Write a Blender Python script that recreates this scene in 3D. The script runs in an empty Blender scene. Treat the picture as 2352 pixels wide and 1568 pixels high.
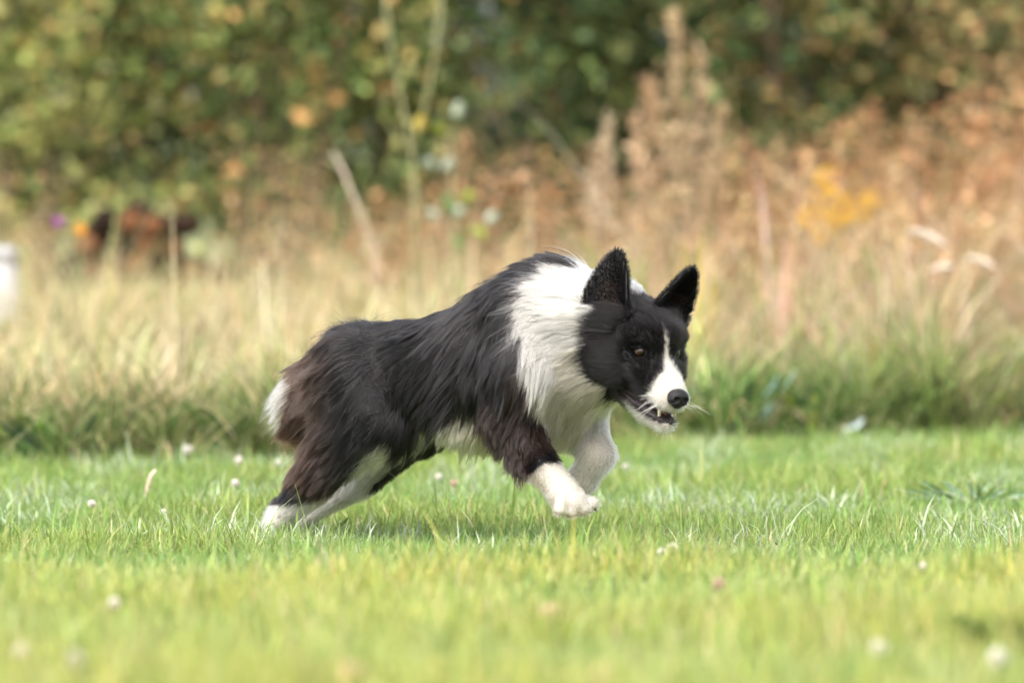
import bpy, bmesh, math, random
import numpy as np
from mathutils import Vector, Matrix, kdtree

random.seed(7)
rng = np.random.default_rng(7)

# ------------------------------------------------------------------ camera
D, H = 8.89, 0.63            # metres from lens to the dog's plane, lens height
LENS = 200.0
F = 2352 * LENS / 36.0       # focal length in picture units (picture taken as 2352 x 1568)
CX, CY, YH = 1176.0, 784.0, 300.0
TILT = math.atan((CY - YH) / F)
scene = bpy.context.scene
cam_d = bpy.data.cameras.new('camera')
cam = bpy.data.objects.new('camera', cam_d)
scene.collection.objects.link(cam)
cam.location = (0, -D, H)
cam.rotation_euler = (math.pi / 2 - TILT, 0, 0)
cam_d.lens = LENS
cam_d.sensor_width = 36
cam_d.clip_start = 0.1
cam_d.clip_end = 600
cam_d.dof.use_dof = True
cam_d.dof.focus_distance = 8.68
cam_d.dof.aperture_fstop = 3.5
scene.camera = cam
# ------------------------------------------------------------------ sky, sun, exposure
world = bpy.data.worlds.new('World')
scene.world = world
world.use_nodes = True
wn, wl = world.node_tree.nodes, world.node_tree.links
sky = wn.new('ShaderNodeTexSky')
sky.sky_type = 'NISHITA'
sky.sun_disc = False
SUN_EL, SUN_AZ = math.radians(52), math.radians(205)   # azimuth clockwise from +Y
sky.sun_elevation = SUN_EL
sky.sun_rotation = SUN_AZ
sky.dust_density = 4.0
sky.air_density = 1.0
sky.ozone_density = 1.0
hs = wn.new('ShaderNodeHueSaturation')
hs.inputs['Saturation'].default_value = 0.30      # thin even overcast: nearly white sky
wl.new(sky.outputs[0], hs.inputs['Color'])
wl.new(hs.outputs[0], wn['Background'].inputs['Color'])
wn['Background'].inputs['Strength'].default_value = 0.15
sun_d = bpy.data.lights.new('sun', 'SUN')
sun_d.energy = 0.65
sun_d.angle = math.radians(50)
sun_d.color = (1.0, 0.93, 0.82)
sun = bpy.data.objects.new('sun', sun_d)
scene.collection.objects.link(sun)
sdir = Vector((math.sin(SUN_AZ) * math.cos(SUN_EL), math.cos(SUN_AZ) * math.cos(SUN_EL), math.sin(SUN_EL)))
sun.rotation_euler = sdir.to_track_quat('Z', 'Y').to_euler()
vs = scene.view_settings
vs.view_transform = 'Standard'
vs.look = 'None'
vs.exposure = 1.75
vs.gamma = 1.0
scene.cycles.use_denoising = True
scene.cycles.max_bounces = 10
scene.cycles.transparent_max_bounces = 8
scene.cycles_curves.shape = 'THICK'

COL = scene.collection

# ------------------------------------------------------------------ helpers
ct, st = math.cos(TILT), math.sin(TILT)

def project(P):
    """world points (n,3) -> picture coordinates (n,2) in 2352x1568 units"""
    P = np.asarray(P, float).reshape(-1, 3)
    x = P[:, 0]; y = P[:, 1] + D; z = P[:, 2] - H
    dep = y * ct - z * st
    up = y * st + z * ct
    return np.stack([CX + F * x / dep, CY - F * up / dep], 1)

def at(px, py, Y):
    """point on the plane y = Y seen in direction (px, py)"""
    a = (px - CX) / F; b = -(py - CY) / F
    dy = ct + b * st
    dz = -st + b * ct
    k = (Y + D) / dy
    return np.array([a * k, Y, H + dz * k])

def gz(x, y):
    """ground height: falls gently from the camera to the dog, level beyond"""
    d = np.asarray(y, float) + D
    xs = [-5, 3, 5, 6.3, 7.0, 7.6, 8.2, 8.7, 9.2, 400]
    zs = [.165, .120, .085, .064, .049, .027, -.002, -.018, -.024, -.024]
    g = sum(np.interp(d + o, xs, zs) for o in (-.25, -.12, 0, .12, .25)) / 5
    return g + .006 * np.sin(np.asarray(x) * 3.1 + d * 1.7) * np.clip((9 - d) / 3, 0, 1)

def on_ground(px, py, drop=0.0):
    """ground point seen at (px, py)"""
    lo, hi = 3.0, 60.0
    for _ in range(60):
        m = (lo + hi) / 2
        p = at(px, py, m - D)
        if p[2] > gz(p[0], p[1]) + drop: lo = m
        else: hi = m
    p = at(px, py, lo - D)
    p[2] = float(gz(p[0], p[1]))
    return p

def new_mesh(name, verts, faces, mat=None, parent=None, smooth=True, cols=None, link=True):
    me = bpy.data.meshes.new(name)
    verts = np.ascontiguousarray(verts, np.float32)
    if isinstance(faces, np.ndarray):
        n, k = faces.shape
        me.vertices.add(len(verts)); me.vertices.foreach_set('co', verts.ravel())
        me.loops.add(n * k); me.loops.foreach_set('vertex_index', faces.astype(np.int32).ravel())
        me.polygons.add(n); me.polygons.foreach_set('loop_start', np.arange(0, n * k, k, dtype=np.int32))
        me.update(calc_edges=True)
    else:
        me.from_pydata(verts.tolist(), [], faces)
        me.update()
    if smooth:
        me.polygons.foreach_set('use_smooth', np.ones(len(me.polygons), bool))
    if cols is not None:
        a = me.attributes.new('tint', 'FLOAT_COLOR', 'POINT')
        c = np.ones((len(verts), 4), np.float32); c[:, :3] = cols
        a.data.foreach_set('color', c.ravel())
    if mat: me.materials.append(mat)
    ob = bpy.data.objects.new(name, me)
    if link: COL.objects.link(ob)
    if parent: ob.parent = parent
    return ob

def tag(o, label=None, category=None, group=None, kind=None):
    if label: o['label'] = label
    if category: o['category'] = category
    if group: o['group'] = group
    if kind: o['kind'] = kind
    return o

def empty(name, loc=(0, 0, 0)):
    o = bpy.data.objects.new(name, None)
    o.empty_display_size = 0.1
    o.location = Vector([float(v) for v in loc])
    COL.objects.link(o)
    return o

def mat_new(name):
    m = bpy.data.materials.new(name)
    m.use_nodes = True
    return m, m.node_tree.nodes, m.node_tree.links, m.node_tree.nodes['Principled BSDF']

def plain(name, col, rough=.6, spec=.3, noise=0.0, scale=60, bump=0.0):
    m, n, l, b = mat_new(name)
    b.inputs['Base Color'].default_value = (*col, 1)
    b.inputs['Roughness'].default_value = rough
    b.inputs['Specular IOR Level'].default_value = spec
    if noise or bump:
        tc = n.new('ShaderNodeTexCoord'); nt = n.new('ShaderNodeTexNoise')
        nt.inputs['Scale'].default_value = scale; nt.inputs['Detail'].default_value = 5
        l.new(tc.outputs['Object'], nt.inputs['Vector'])
        if noise:
            mx = n.new('ShaderNodeMix'); mx.data_type = 'RGBA'
            mx.inputs[6].default_value = (*[c * (1 - noise) for c in col], 1)
            mx.inputs[7].default_value = (*[min(1, c * (1 + noise)) for c in col], 1)
            l.new(nt.outputs['Fac'], mx.inputs[0]); l.new(mx.outputs[2], b.inputs['Base Color'])
        if bump:
            bp = n.new('ShaderNodeBump'); bp.inputs['Strength'].default_value = bump
            bp.inputs['Distance'].default_value = .004
            l.new(nt.outputs['Fac'], bp.inputs['Height']); l.new(bp.outputs[0], b.inputs['Normal'])
    return m

def leafy(name, translucent=.35, rough=.5, spec=.25):
    """vegetation: colour from the 'tint' attribute, part of the light passes through"""
    m, n, l, b = mat_new(name)
    at_ = n.new('ShaderNodeAttribute'); at_.attribute_name = 'tint'
    l.new(at_.outputs['Color'], b.inputs['Base Color'])
    b.inputs['Roughness'].default_value = rough
    b.inputs['Specular IOR Level'].default_value = spec
    tr = n.new('ShaderNodeBsdfTranslucent')
    l.new(at_.outputs['Color'], tr.inputs['Color'])
    mx = n.new('ShaderNodeMixShader'); mx.inputs[0].default_value = translucent
    l.new(b.outputs[0], mx.inputs[1]); l.new(tr.outputs[0], mx.inputs[2])
    l.new(mx.outputs[0], n['Material Output'].inputs['Surface'])
    return m

def surface_nets(f, lo, h):
    """iso-surface 0 of grid f -> verts, quads"""
    nx, ny, nz = f.shape
    s = f < 0
    cs = np.zeros((nx - 1, ny - 1, nz - 1), np.int8)
    for i in (0, 1):
        for j in (0, 1):
            for k in (0, 1):
                cs += s[i:nx - 1 + i, j:ny - 1 + j, k:nz - 1 + k]
    act = (cs > 0) & (cs < 8)
    idx = np.full(act.shape, -1, np.int64)
    cells = np.argwhere(act)
    idx[act] = np.arange(len(cells))
    acc = np.zeros((len(cells), 3)); cnt = np.zeros(len(cells))
    corners = [(i, j, k) for i in (0, 1) for j in (0, 1) for k in (0, 1)]
    for a in corners:
        for ax in range(3):
            if a[ax]: continue
            b = list(a); b[ax] = 1
            va = f[cells[:, 0] + a[0], cells[:, 1] + a[1], cells[:, 2] + a[2]]
            vb = f[cells[:, 0] + b[0], cells[:, 1] + b[1], cells[:, 2] + b[2]]
            cr = (va < 0) != (vb < 0)
            t = np.where(cr, va / np.where(va == vb, 1, va - vb), 0)
            p = np.array(a, float)[None, :].repeat(len(cells), 0); p[:, ax] += t
            acc[cr] += p[cr]; cnt[cr] += 1
    verts = lo + h * (cells + acc / np.maximum(cnt, 1)[:, None])
    quads = []
    for ax in range(3):
        o1, o2 = [(1, 2), (2, 0), (0, 1)][ax]
        sl0 = [slice(None)] * 3; sl1 = [slice(None)] * 3
        sl0[ax] = slice(0, -1); sl1[ax] = slice(1, None)
        e = s[tuple(sl0)] != s[tuple(sl1)]
        pts = np.argwhere(e)
        ok = (pts[:, o1] > 0) & (pts[:, o2] > 0) & (pts[:, o1] < f.shape[o1] - 1) & (pts[:, o2] < f.shape[o2] - 1)
        pts = pts[ok]
        inside = s[pts[:, 0], pts[:, 1], pts[:, 2]]
        def cid(d1, d2):
            q = pts.copy(); q[:, o1] += d1; q[:, o2] += d2
            return idx[q[:, 0], q[:, 1], q[:, 2]]
        q = np.stack([cid(-1, -1), cid(0, -1), cid(0, 0), cid(-1, 0)], 1)
        q[~inside] = q[~inside][:, ::-1]
        quads.append(q)
    return verts, np.concatenate(quads)

def smin(a, b, k):
    h = np.clip(.5 + .5 * (b - a) / k, 0, 1)
    return b + (a - b) * h - k * h * (1 - h)

def vnoise(P, scale, seed):
    """cheap smooth coherent vector noise at points P (n,3) -> (n,3) in about [-1,1]"""
    r = np.random.default_rng(seed)
    out = np.zeros((len(P), 3))
    for _ in range(5):
        k = r.normal(0, 1, (3, 3)) / scale
        ph = r.uniform(0, 6.28, 3)
        out += np.sin(P @ k.T + ph)
    return out / 2.6

def tube(path, rads, sides=8, cap=True):
    """verts, faces of a tube along path"""
    path = np.asarray(path, float); n = len(path)
    rads = np.broadcast_to(rads, (n,))
    V = []; Fc = []
    t0 = path[1] - path[0]
    ref = np.array([0, 0, 1.0]) if abs(t0[2]) < .9 * np.linalg.norm(t0) else np.array([1.0, 0, 0])
    for i in range(n):
        t = path[min(i + 1, n - 1)] - path[max(i - 1, 0)]
        t = t / (np.linalg.norm(t) + 1e-9)
        u = np.cross(t, ref); u /= np.linalg.norm(u) + 1e-9
        v = np.cross(t, u)
        for k in range(sides):
            a = 2 * math.pi * k / sides
            V.append(path[i] + rads[i] * (math.cos(a) * u + math.sin(a) * v))
    for i in range(n - 1):
        for k in range(sides):
            k2 = (k + 1) % sides
            Fc.append((i * sides + k, i * sides + k2, (i + 1) * sides + k2, (i + 1) * sides + k))
    if cap:
        Fc.append(tuple(range(sides))[::-1]); Fc.append(tuple(range((n - 1) * sides, n * sides)))
    return V, Fc


# ================================================================== the dog
YAW = math.radians(42)                    # heading: right in the picture and towards the camera
cyw, syw = math.cos(YAW), math.sin(YAW)
Y0 = -0.17
X0 = at(1050, 850, Y0)[0]
FW = np.array([cyw, -syw, 0.0])           # forward
RT = np.array([-syw, -cyw, 0.0])          # the dog's right, towards the camera
UP = np.array([0, 0, 1.0])
DN = -UP

def J(px, py, r):
    """joint seen at (px, py) that lies r metres to the right of the dog's middle plane"""
    Y = Y0
    for _ in range(8):
        X = at(px, py, Y)[0]
        t = (X - X0 + syw * r) / cyw
        Y = Y0 - syw * t - cyw * r
    return at(px, py, Y)

def nrm(v):
    v = np.asarray(v, float)
    return v / (np.linalg.norm(v, axis=-1, keepdims=True) + 1e-12)

# head frame: u to the dog's right, f forward, w up; millimetres, origin between the eyes
_th, _ph, _ro = math.radians(28), math.radians(20), math.radians(4)
HF = np.array([math.sin(_th) * math.cos(_ph), -math.cos(_th) * math.cos(_ph), -math.sin(_ph)])
_r = np.array([-math.cos(_th), -math.sin(_th), 0.0])
_u = np.cross(_r, HF)
if _u[2] < 0: _u = -_u
HR = math.cos(_ro) * _r + math.sin(_ro) * _u
HU = math.cos(_ro) * _u - math.sin(_ro) * _r
HE = at(1511, 810, -0.455)
HM = np.stack([HR, HF, HU], 1)            # columns
def hd(u, f, w):
    return HE + HM @ (np.array([u, f, w], float) / 1000)
def to_head(P):
    return (np.asarray(P) - HE) @ HM * 1000
def hv(u, f, w):
    return nrm(HM @ np.array([u, f, w], float))

prims = []
def cap(tagname, a, b, ra, rb, flow, hl, grp, k=.02, lift=.5):
    prims.append(dict(t='c', tag=tagname, a=np.array(a), b=np.array(b), ra=ra, rb=rb, flow=nrm(flow), hl=hl, grp=grp, k=k, lift=lift))
def ell(tagname, c, rad, M, flow, hl, grp, k=.02, lift=.5):
    prims.append(dict(t='e', tag=tagname, c=np.array(c), rad=np.array(rad, float), M=M, flow=nrm(flow), hl=hl, grp=grp, k=k, lift=lift))

BK = -FW
# ---- torso
cap('torso', J(838, 830, 0), J(940, 836, 0), .056, .056, BK * 1 + DN * .35, .050, 'body', .03)
cap('torso', J(940, 836, 0), J(1060, 842, 0), .056, .078, BK * 1 + DN * .5, .045, 'body', .03)
cap('torso', J(1060, 842, 0), J(1175, 818, 0), .080, .096, BK * .8 + DN * .8, .055, 'body', .03)
cap('torso', J(1175, 818, 0), J(1270, 812, 0), .094, .084, BK * .6 + DN * 1, .055, 'body', .03)
cap('belly', J(1110, 925, 0), J(1250, 915, 0), .052, .070, BK * .7 + DN * .6, .034, 'body', .03)
cap('belly', J(985, 900, 0), J(1110, 925, 0), .032, .052, BK * .9 + DN * .4, .018, 'body', .03)
cap('belly', J(1040, 925, .030), J(1112, 948, .030), .030, .040, BK * .35 + DN * .9, .034, 'body', .03)
# withers and neck
cap('torso', J(1195, 735, 0), J(1270, 672, 0), .062, .048, BK * 1 + DN * .25, .026, 'body', .03)
cap('neck', J(1255, 735, 0), J(1400, 745, 0), .072, .066, BK * 1 + DN * .12, .050, 'body', .03, .8)
cap('neck', J(1285, 835, 0), J(1395, 815, 0), .062, .052, BK * 1 + DN * .35, .040, 'body', .03, .7)
cap('chest', J(1303, 866, 0), J(1374, 852, 0), .046, .040, BK * .8 + DN * .6, .026, 'body', .03, .45)
# shoulders
cap('torso', J(1195, 715, .055), J(1205, 850, .072), .042, .046, BK * .5 + DN * 1, .050, 'body', .03)
cap('torso', J(1300, 715, -.055), J(1320, 850, -.070), .042, .044, BK * .5 + DN * 1, .040, 'body', .03)
# ---- near hind leg
cap('nhind', J(815, 850, .048), J(893, 965, .062), .058, .040, BK * .9 + DN * .7, .045, 'nh', .03)
cap('nhind', J(790, 870, .045), J(800, 985, .055), .042, .031, BK * 1 + DN * .8, .055, 'nh', .03)
cap('nhind', J(888, 965, .062), J(722, 1105, .058), .036, .021, J(728, 1112, .058) - J(888, 965, .062), .030, 'nh', .025, .3)
cap('nhind', J(785, 985, .055), J(706, 1095, .058), .028, .017, J(665, 1112, .058) - J(790, 980, .062), .050, 'nh', .025, .3)
cap('nhfoot', J(722, 1115, .058), J(650, 1180, .056), .0215, .0175, J(640, 1185, .056) - J(728, 1112, .058), .014, 'nh', .012, .2)
cap('nhfoot', J(650, 1180, .056), J(622, 1214, .056), .0195, .015, J(622, 1210, .056) - J(650, 1180, .058), .012, 'nh', .012, .2)
for dr in (-.018, -.006, .006, .018):
    cap('nhfoot', J(634, 1198, .056 + dr), J(612, 1219, .056 + dr * 1.25), .011, .0085, J(612, 1216, .056) - J(634, 1196, .056), .008, 'nh', .004, .2)
# ---- far hind leg
cap('fhind', J(905, 850, -.048), J(968, 972, -.055), .050, .037, BK * .8 + DN * .8, .030, 'fh', .03)
cap('fhind', J(968, 972, -.055), J(845, 1092, -.055), .036, .0195, J(845, 1112, -.055) - J(972, 985, -.055), .018, 'fh', .025, .25)
cap('fhind', J(900, 985, -.055), J(830, 1095, -.055), .026, .014, J(845, 1112, -.055) - J(972, 985, -.055), .026, 'fh', .025, .25)
cap('fhfoot', J(842, 1097, -.055), J(705, 1176, -.055), .0195, .0155, J(705, 1186, -.055) - J(842, 1114, -.055), .012, 'fh', .012, .2)
cap('fhfoot', J(705, 1176, -.055), J(675, 1203, -.055), .018, .015, J(705, 1186, -.055) - J(842, 1114, -.055), .010, 'fh', .012, .2)
for dr in (-.016, -.005, .006, .017):
    cap('fhfoot', J(688, 1196, -.055 + dr), J(664, 1212, -.055 + dr * 1.25), .010, .008, J(705, 1186, -.055) - J(842, 1114, -.055), .008, 'fh', .004, .2)
# ---- near foreleg
cap('nfore', J(1212, 850, .072), J(1168, 950, .072), .044, .036, BK * .4 + DN * 1, .040, 'nf', .025, .35)
cap('nfore', J(1180, 950, .072), J(1238, 1066, .072), .036, .0215, J(1240, 1062, .07) - J(1196, 955, .07), .013, 'nf', .02, .3)
cap('nfore', J(1170, 990, .072), J(1200, 1062, .072), .018, .012, BK * .5 + DN * 1, .034, 'nf', .02, .35)
cap('nfpaw', J(1246, 1070, .072), J(1296, 1135, .072), .0225, .0200, J(1302, 1135, .07) - J(1256, 1072, .07), .006, 'nf', .014, .2)
cap('nfpaw', J(1296, 1135, .072), J(1318, 1154, .072), .0225, .0195, J(1325, 1155, .07) - J(1302, 1138, .07), .003, 'nf', .012, .2)
for (x, y, dr) in ((1286, 1170, .026), (1312, 1174, .010), (1341, 1169, -.006), (1360, 1157, -.023)):
    a = J(1300 + dr * -300, 1148, .072 + dr * .7); b = J(x, y, .072 + dr)
    cap('nfpaw', a, b, .0112, .0104, b - a, .0018, 'nf', .0020, .10)
# ---- far foreleg
cap('ffore', J(1345, 870, -.060), J(1318, 955, -.058), .044, .038, BK * .3 + DN * 1, .022, 'ff', .025, .3)
cap('ffore', J(1322, 952, -.058), J(1374, 1046, -.056), .0375, .0225, J(1374, 1046, -.056) - J(1322, 950, -.056), .006, 'ff', .02, .2)
cap('ffore', J(1374, 1046, -.056), J(1338, 1102, -.055), .0235, .0190, J(1338, 1105, -.055) - J(1374, 1048, -.055), .006, 'ff', .014, .2)
cap('ffore', J(1338, 1102, -.055), J(1310, 1125, -.055), .0205, .016, J(1310, 1125, -.055) - J(1374, 1048, -.055), .006, 'ff', .012, .2)
# ---- tail: hangs from the croup and curls at the tip
tp = [J(822, 800, 0), J(776, 838, 0), J(730, 874, 0), J(694, 916, 0), J(684, 968, 0)]
for i in range(4):
    d_ = tp[i + 1] - tp[i]
    cap('tail', tp[i], tp[i + 1], [.026, .022, .027, .029][i], [.022, .027, .029, .022][i], nrm(d_) * .9 + BK * .45, [.030, .034, .035, .030][i], 'tail', .02, 1.2)
# ---- head
H0 = .012
ell('head', hd(0, -60, 4), (.060, .060, .050), HM, hv(0, -1, -.1), .013, 'head', H0, .3)
ell('head', hd(0, -28, 12), (.047, .036, .033), HM, hv(0, -1, .3), .007, 'head', H0, .3)
ell('head', hd(0, -8, 8), (.032, .026, .026), HM, hv(0, -1, .2), .006, 'head', .016, .25)
for s in (1, -1):
    cap('head', hd(s * 22, -14, 19), hd(s * 36, -26, 18), .017, .017, hv(s * .3, -1, .2), .007, 'head', .012, .25)
    ell('cheek', hd(s * 34, -36, -30), (.029, .038, .034), HM, hv(s * .45, -1, -.30), .022, 'head', .016, .3)
    cap('cheek', hd(s * 44, -76, 8), hd(s * 38, -60, -36), .033, .028, hv(s * .4, -1, -.2), .024, 'head', .02, .25)
    cap('head', hd(s * 12, -8, -50), hd(s * 10, 66, -49), .0185, .0130, hv(s * .2, -1, -.5), .007, 'head', .010, .25)
    cap('head', hd(s * 30, 8, -26), hd(s * 20, 20, -40), .016, .016, hv(s * .2, -1, -.3), .007, 'head', .012, .25)
cap('head', hd(0, 6, -20), hd(0, 70, -41), .0275, .0185, hv(0, -1, .2), .005, 'head', .012, .2)
cap('jaw', hd(0, -50, -68), hd(0, 20, -82), .030, .0195, hv(0, -1, -.25), .012, 'jaw', .012, .3)
cap('jaw', hd(0, 20, -82), hd(0, 66, -87), .0190, .0120, hv(0, -1, -.3), .008, 'jaw', .010, .3)
for s in (1, -1):
    cap('jaw', hd(s * 16, -18, -72), hd(s * 9, 62, -84), .0120, .0085, hv(s * .2, -1, -.3), .007, 'jaw', .008, .25)

for s, eb in ((1, at(1374, 722, HE[1] + .052)), (-1, at(1528, 734, HE[1] + .070))):
    cap('head', hd(s * 36, -62, 26), eb, .024, .031 if s > 0 else .020, hv(s * .45, -.6, .6), .022, 'head', .014, .3)

def prim_dist(p, P):
    if p['t'] == 'c':
        ab = p['b'] - p['a']
        t = np.clip(((P - p['a']) @ ab) / (ab @ ab), 0, 1)
        d = np.linalg.norm(P - p['a'] - t[..., None] * ab, axis=-1)
        return d - (p['ra'] + (p['rb'] - p['ra']) * t)
    q = (P - p['c']) @ p['M']
    k0 = np.linalg.norm(q / p['rad'], axis=-1)
    k1 = np.linalg.norm(q / p['rad'] ** 2, axis=-1)
    return k0 * (k0 - 1) / np.maximum(k1, 1e-9)

def bounds(p, m):
    if p['t'] == 'c':
        r = max(p['ra'], p['rb']) + m
        return np.minimum(p['a'], p['b']) - r, np.maximum(p['a'], p['b']) + r
    r = p['rad'].max() + m
    return p['c'] - r, p['c'] + r

# ears: thin curved triangles, part of the same surface
def ear_frame(base, tip, facing):
    a = tip - base; Hh = np.linalg.norm(a); a = a / Hh
    n = facing - a * (facing @ a); n = n / np.linalg.norm(n)
    b = np.cross(a, n)
    return dict(o=base, a=a, b=b, n=n, H=Hh)
ears = []
e = ear_frame(at(1396, 726, HE[1] + .012), at(1412, 572, HE[1] + .024), nrm(np.array([-.55, -1.0, -.05])))
e.update(W=.038, curl=9.0, side=1); ears.append(e)
e = ear_frame(at(1522, 728, HE[1] + .055), at(1601, 619, HE[1] + .040), nrm(np.array([.70, -.80, .0])))
e.update(W=.032, curl=9.0, side=-1); ears.append(e)
def ear_dist(e, P):
    q = P - e['o']
    x, y, z = q @ e['b'], q @ e['a'], q @ e['n']
    t = np.clip(y / e['H'], -0.25, 1)
    hw = e['W'] * np.clip(1 - np.clip(t, 0, 1) ** 1.9, 0, 1) ** .72 * np.clip(1 + 3.2 * np.minimum(t, 0), .15, 1) + .002
    zs = e['curl'] * x * x * np.clip(.35 + 2.2 * t, .15, 1) - .10 * e['H'] * np.clip(t, 0, 1) ** 2
    th = .0048 + .004 * np.clip(.3 - t, 0, .55)
    return np.maximum.reduce([(np.abs(z - zs) - th) * .8, (np.abs(x) - hw) * .8, y - e['H'], -.022 - y])

allp = np.array([bounds(p, .06)[0] for p in prims] + [bounds(p, .06)[1] for p in prims] + [e['o'] + e['a'] * e['H'] * 1.15 for e in ears])
LO, HI = allp.min(0), allp.max(0)
VX = .0034
NG = np.ceil((HI - LO) / VX).astype(int) + 1

def block(lo, hi):
    i0 = np.clip(np.floor((lo - LO) / VX).astype(int), 0, NG); i1 = np.clip(np.ceil((hi - LO) / VX).astype(int) + 1, 0, NG)
    ax = [LO[k] + VX * np.arange(i0[k], i1[k]) for k in range(3)]
    P = np.stack(np.meshgrid(*ax, indexing='ij'), -1)
    return tuple(slice(i0[k], i1[k]) for k in range(3)), P

def build_group(g):
    f = np.full(NG, .06, np.float32)
    for p in prims:
        if p['grp'] != g: continue
        sl, P = block(*bounds(p, .055))
        f[sl] = smin(f[sl], prim_dist(p, P), p['k'])
    return f

sdf = build_group('body')
for g, k in (('tail', .015), ('fh', .025), ('ff', .025), ('nh', .025), ('nf', .022)):
    sdf = smin(sdf, build_group(g), k)
head = build_group('head')
head = smin(head, build_group('jaw'), .003)
for e in ears:
    c = e['o'] + e['a'] * e['H'] * .45
    sl, P = block(c - .11, c + .11)
    head[sl] = smin(head[sl], ear_dist(e, P), .006)
# eye sockets
for s in (1, -1):
    c = hd(s * 33, 3, 0)
    sl, P = block(c - .03, c + .03)
    d = np.linalg.norm((P - c) @ HM / np.array([.0125, .012, .0095]), axis=-1)
    head[sl] = -smin(-head[sl], (d - 1) * .0095, .004)
sdf = smin(sdf, head, .010).astype(np.float32)
del head
bv, bq = surface_nets(sdf, LO, VX)
GRAD = [g.astype(np.float32) for g in np.gradient(sdf, VX)]

def sample(P):
    i = np.clip(np.round((P - LO) / VX).astype(int), 0, NG - 1)
    g = np.stack([G[i[:, 0], i[:, 1], i[:, 2]] for G in GRAD], 1)
    return sdf[i[:, 0], i[:, 1], i[:, 2]], nrm(g)

# keep the largest piece only and relax the surface a little
def relax(v, q, n, lam):
    e = np.concatenate([q[:, [0, 1]], q[:, [1, 2]], q[:, [2, 3]], q[:, [3, 0]]])
    for _ in range(n):
        acc = np.zeros_like(v); cnt = np.zeros(len(v))
        np.add.at(acc, e[:, 0], v[e[:, 1]]); np.add.at(cnt, e[:, 0], 1)
        v = v + lam * (acc / np.maximum(cnt, 1)[:, None] - v)
    return v
bv = relax(bv, bq, 2, .45)

# ---- coat colours -------------------------------------------------
BLACK = np.array([.0034, .0032, .0036]); BROWN = np.array([.040, .0185, .0110]); WHITE = np.array([.43, .395, .345])
SHADED_WHITE = np.array([.39, .335, .25])  # white fur with warm underside shade put into the colour
def inside(poly, q):
    x, y = q[:, 0], q[:, 1]; r = np.zeros(len(q), bool)
    n = len(poly)
    for i in range(n):
        x0, y0 = poly[i]; x1, y1 = poly[(i + 1) % n]
        c = ((y0 > y) != (y1 > y)) & (x < (x1 - x0) * (y - y0) / (y1 - y0 + 1e-9) + x0)
        r ^= c
    return r
P_NECK = [(1327, 540), (1324, 625), (1255, 628), (1205, 655), (1190, 735), (1200, 790), (1190, 835), (1215, 890), (1248, 925), (1252, 1010), (1300, 1100), (1560, 1060), (1620, 700), (1480, 600), (1380, 540)]
P_BELLY = [(1002, 985), (1030, 945), (1055, 922), (1112, 930), (1135, 980), (1165, 1100), (1080, 1080), (1000, 1030)]
P_TAIL = [(560, 868), (650, 876), (658, 895), (648, 925), (640, 985), (632, 1000), (560, 1000)]
P_NH = [(886, 1002), (905, 1010), (900, 1060), (850, 1140), (700, 1240), (560, 1260), (560, 1170), (632, 1160), (691, 1150), (761, 1126), (800, 1100), (838, 1045)]
P_NF = [(1200, 1098), (1222, 1086), (1248, 1062), (1275, 1062), (1292, 1058), (1420, 1060), (1420, 1220), (1180, 1220)]

def tags_of(P):
    """blend weights of the nearest body parts at points P -> index, flow, hair length, lift"""
    n = len(P)
    W = np.zeros(n); FL = np.zeros((n, 3)); L = np.zeros(n); LF = np.zeros(n)
    best = np.full(n, 9.0); bi = np.zeros(n, int)
    for i, p in enumerate(prims):
        d = np.full(n, 1.0)
        lo, hi = bounds(p, .07)
        m = np.all((P > lo) & (P < hi), 1)
        d[m] = prim_dist(p, P[m])
        w = np.where(m, np.exp(-np.clip(d, -.02, .2) / .009), 0)
        W += w; FL += w[:, None] * p['flow']; L += w * p['hl']; LF += w * p['lift']
        b = d < best
        best[b] = d[b]; bi[b] = i
    W = np.maximum(W, 1e-9)
    isear = np.zeros(n, int)
    for k, e in enumerate(ears):
        d = ear_dist(e, P)
        m = (d < best) & (d < .004)
        y = (P - e['o']) @ e['a']
        m &= y > .012
        isear[m] = k + 1
        FL[m] = e['a']; W[m] = 1; L[m] = .0036; LF[m] = .10
    return bi, nrm(FL / W[:, None]), L / W, LF / W, isear

TAGS = np.array([p['tag'] for p in prims])

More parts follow.
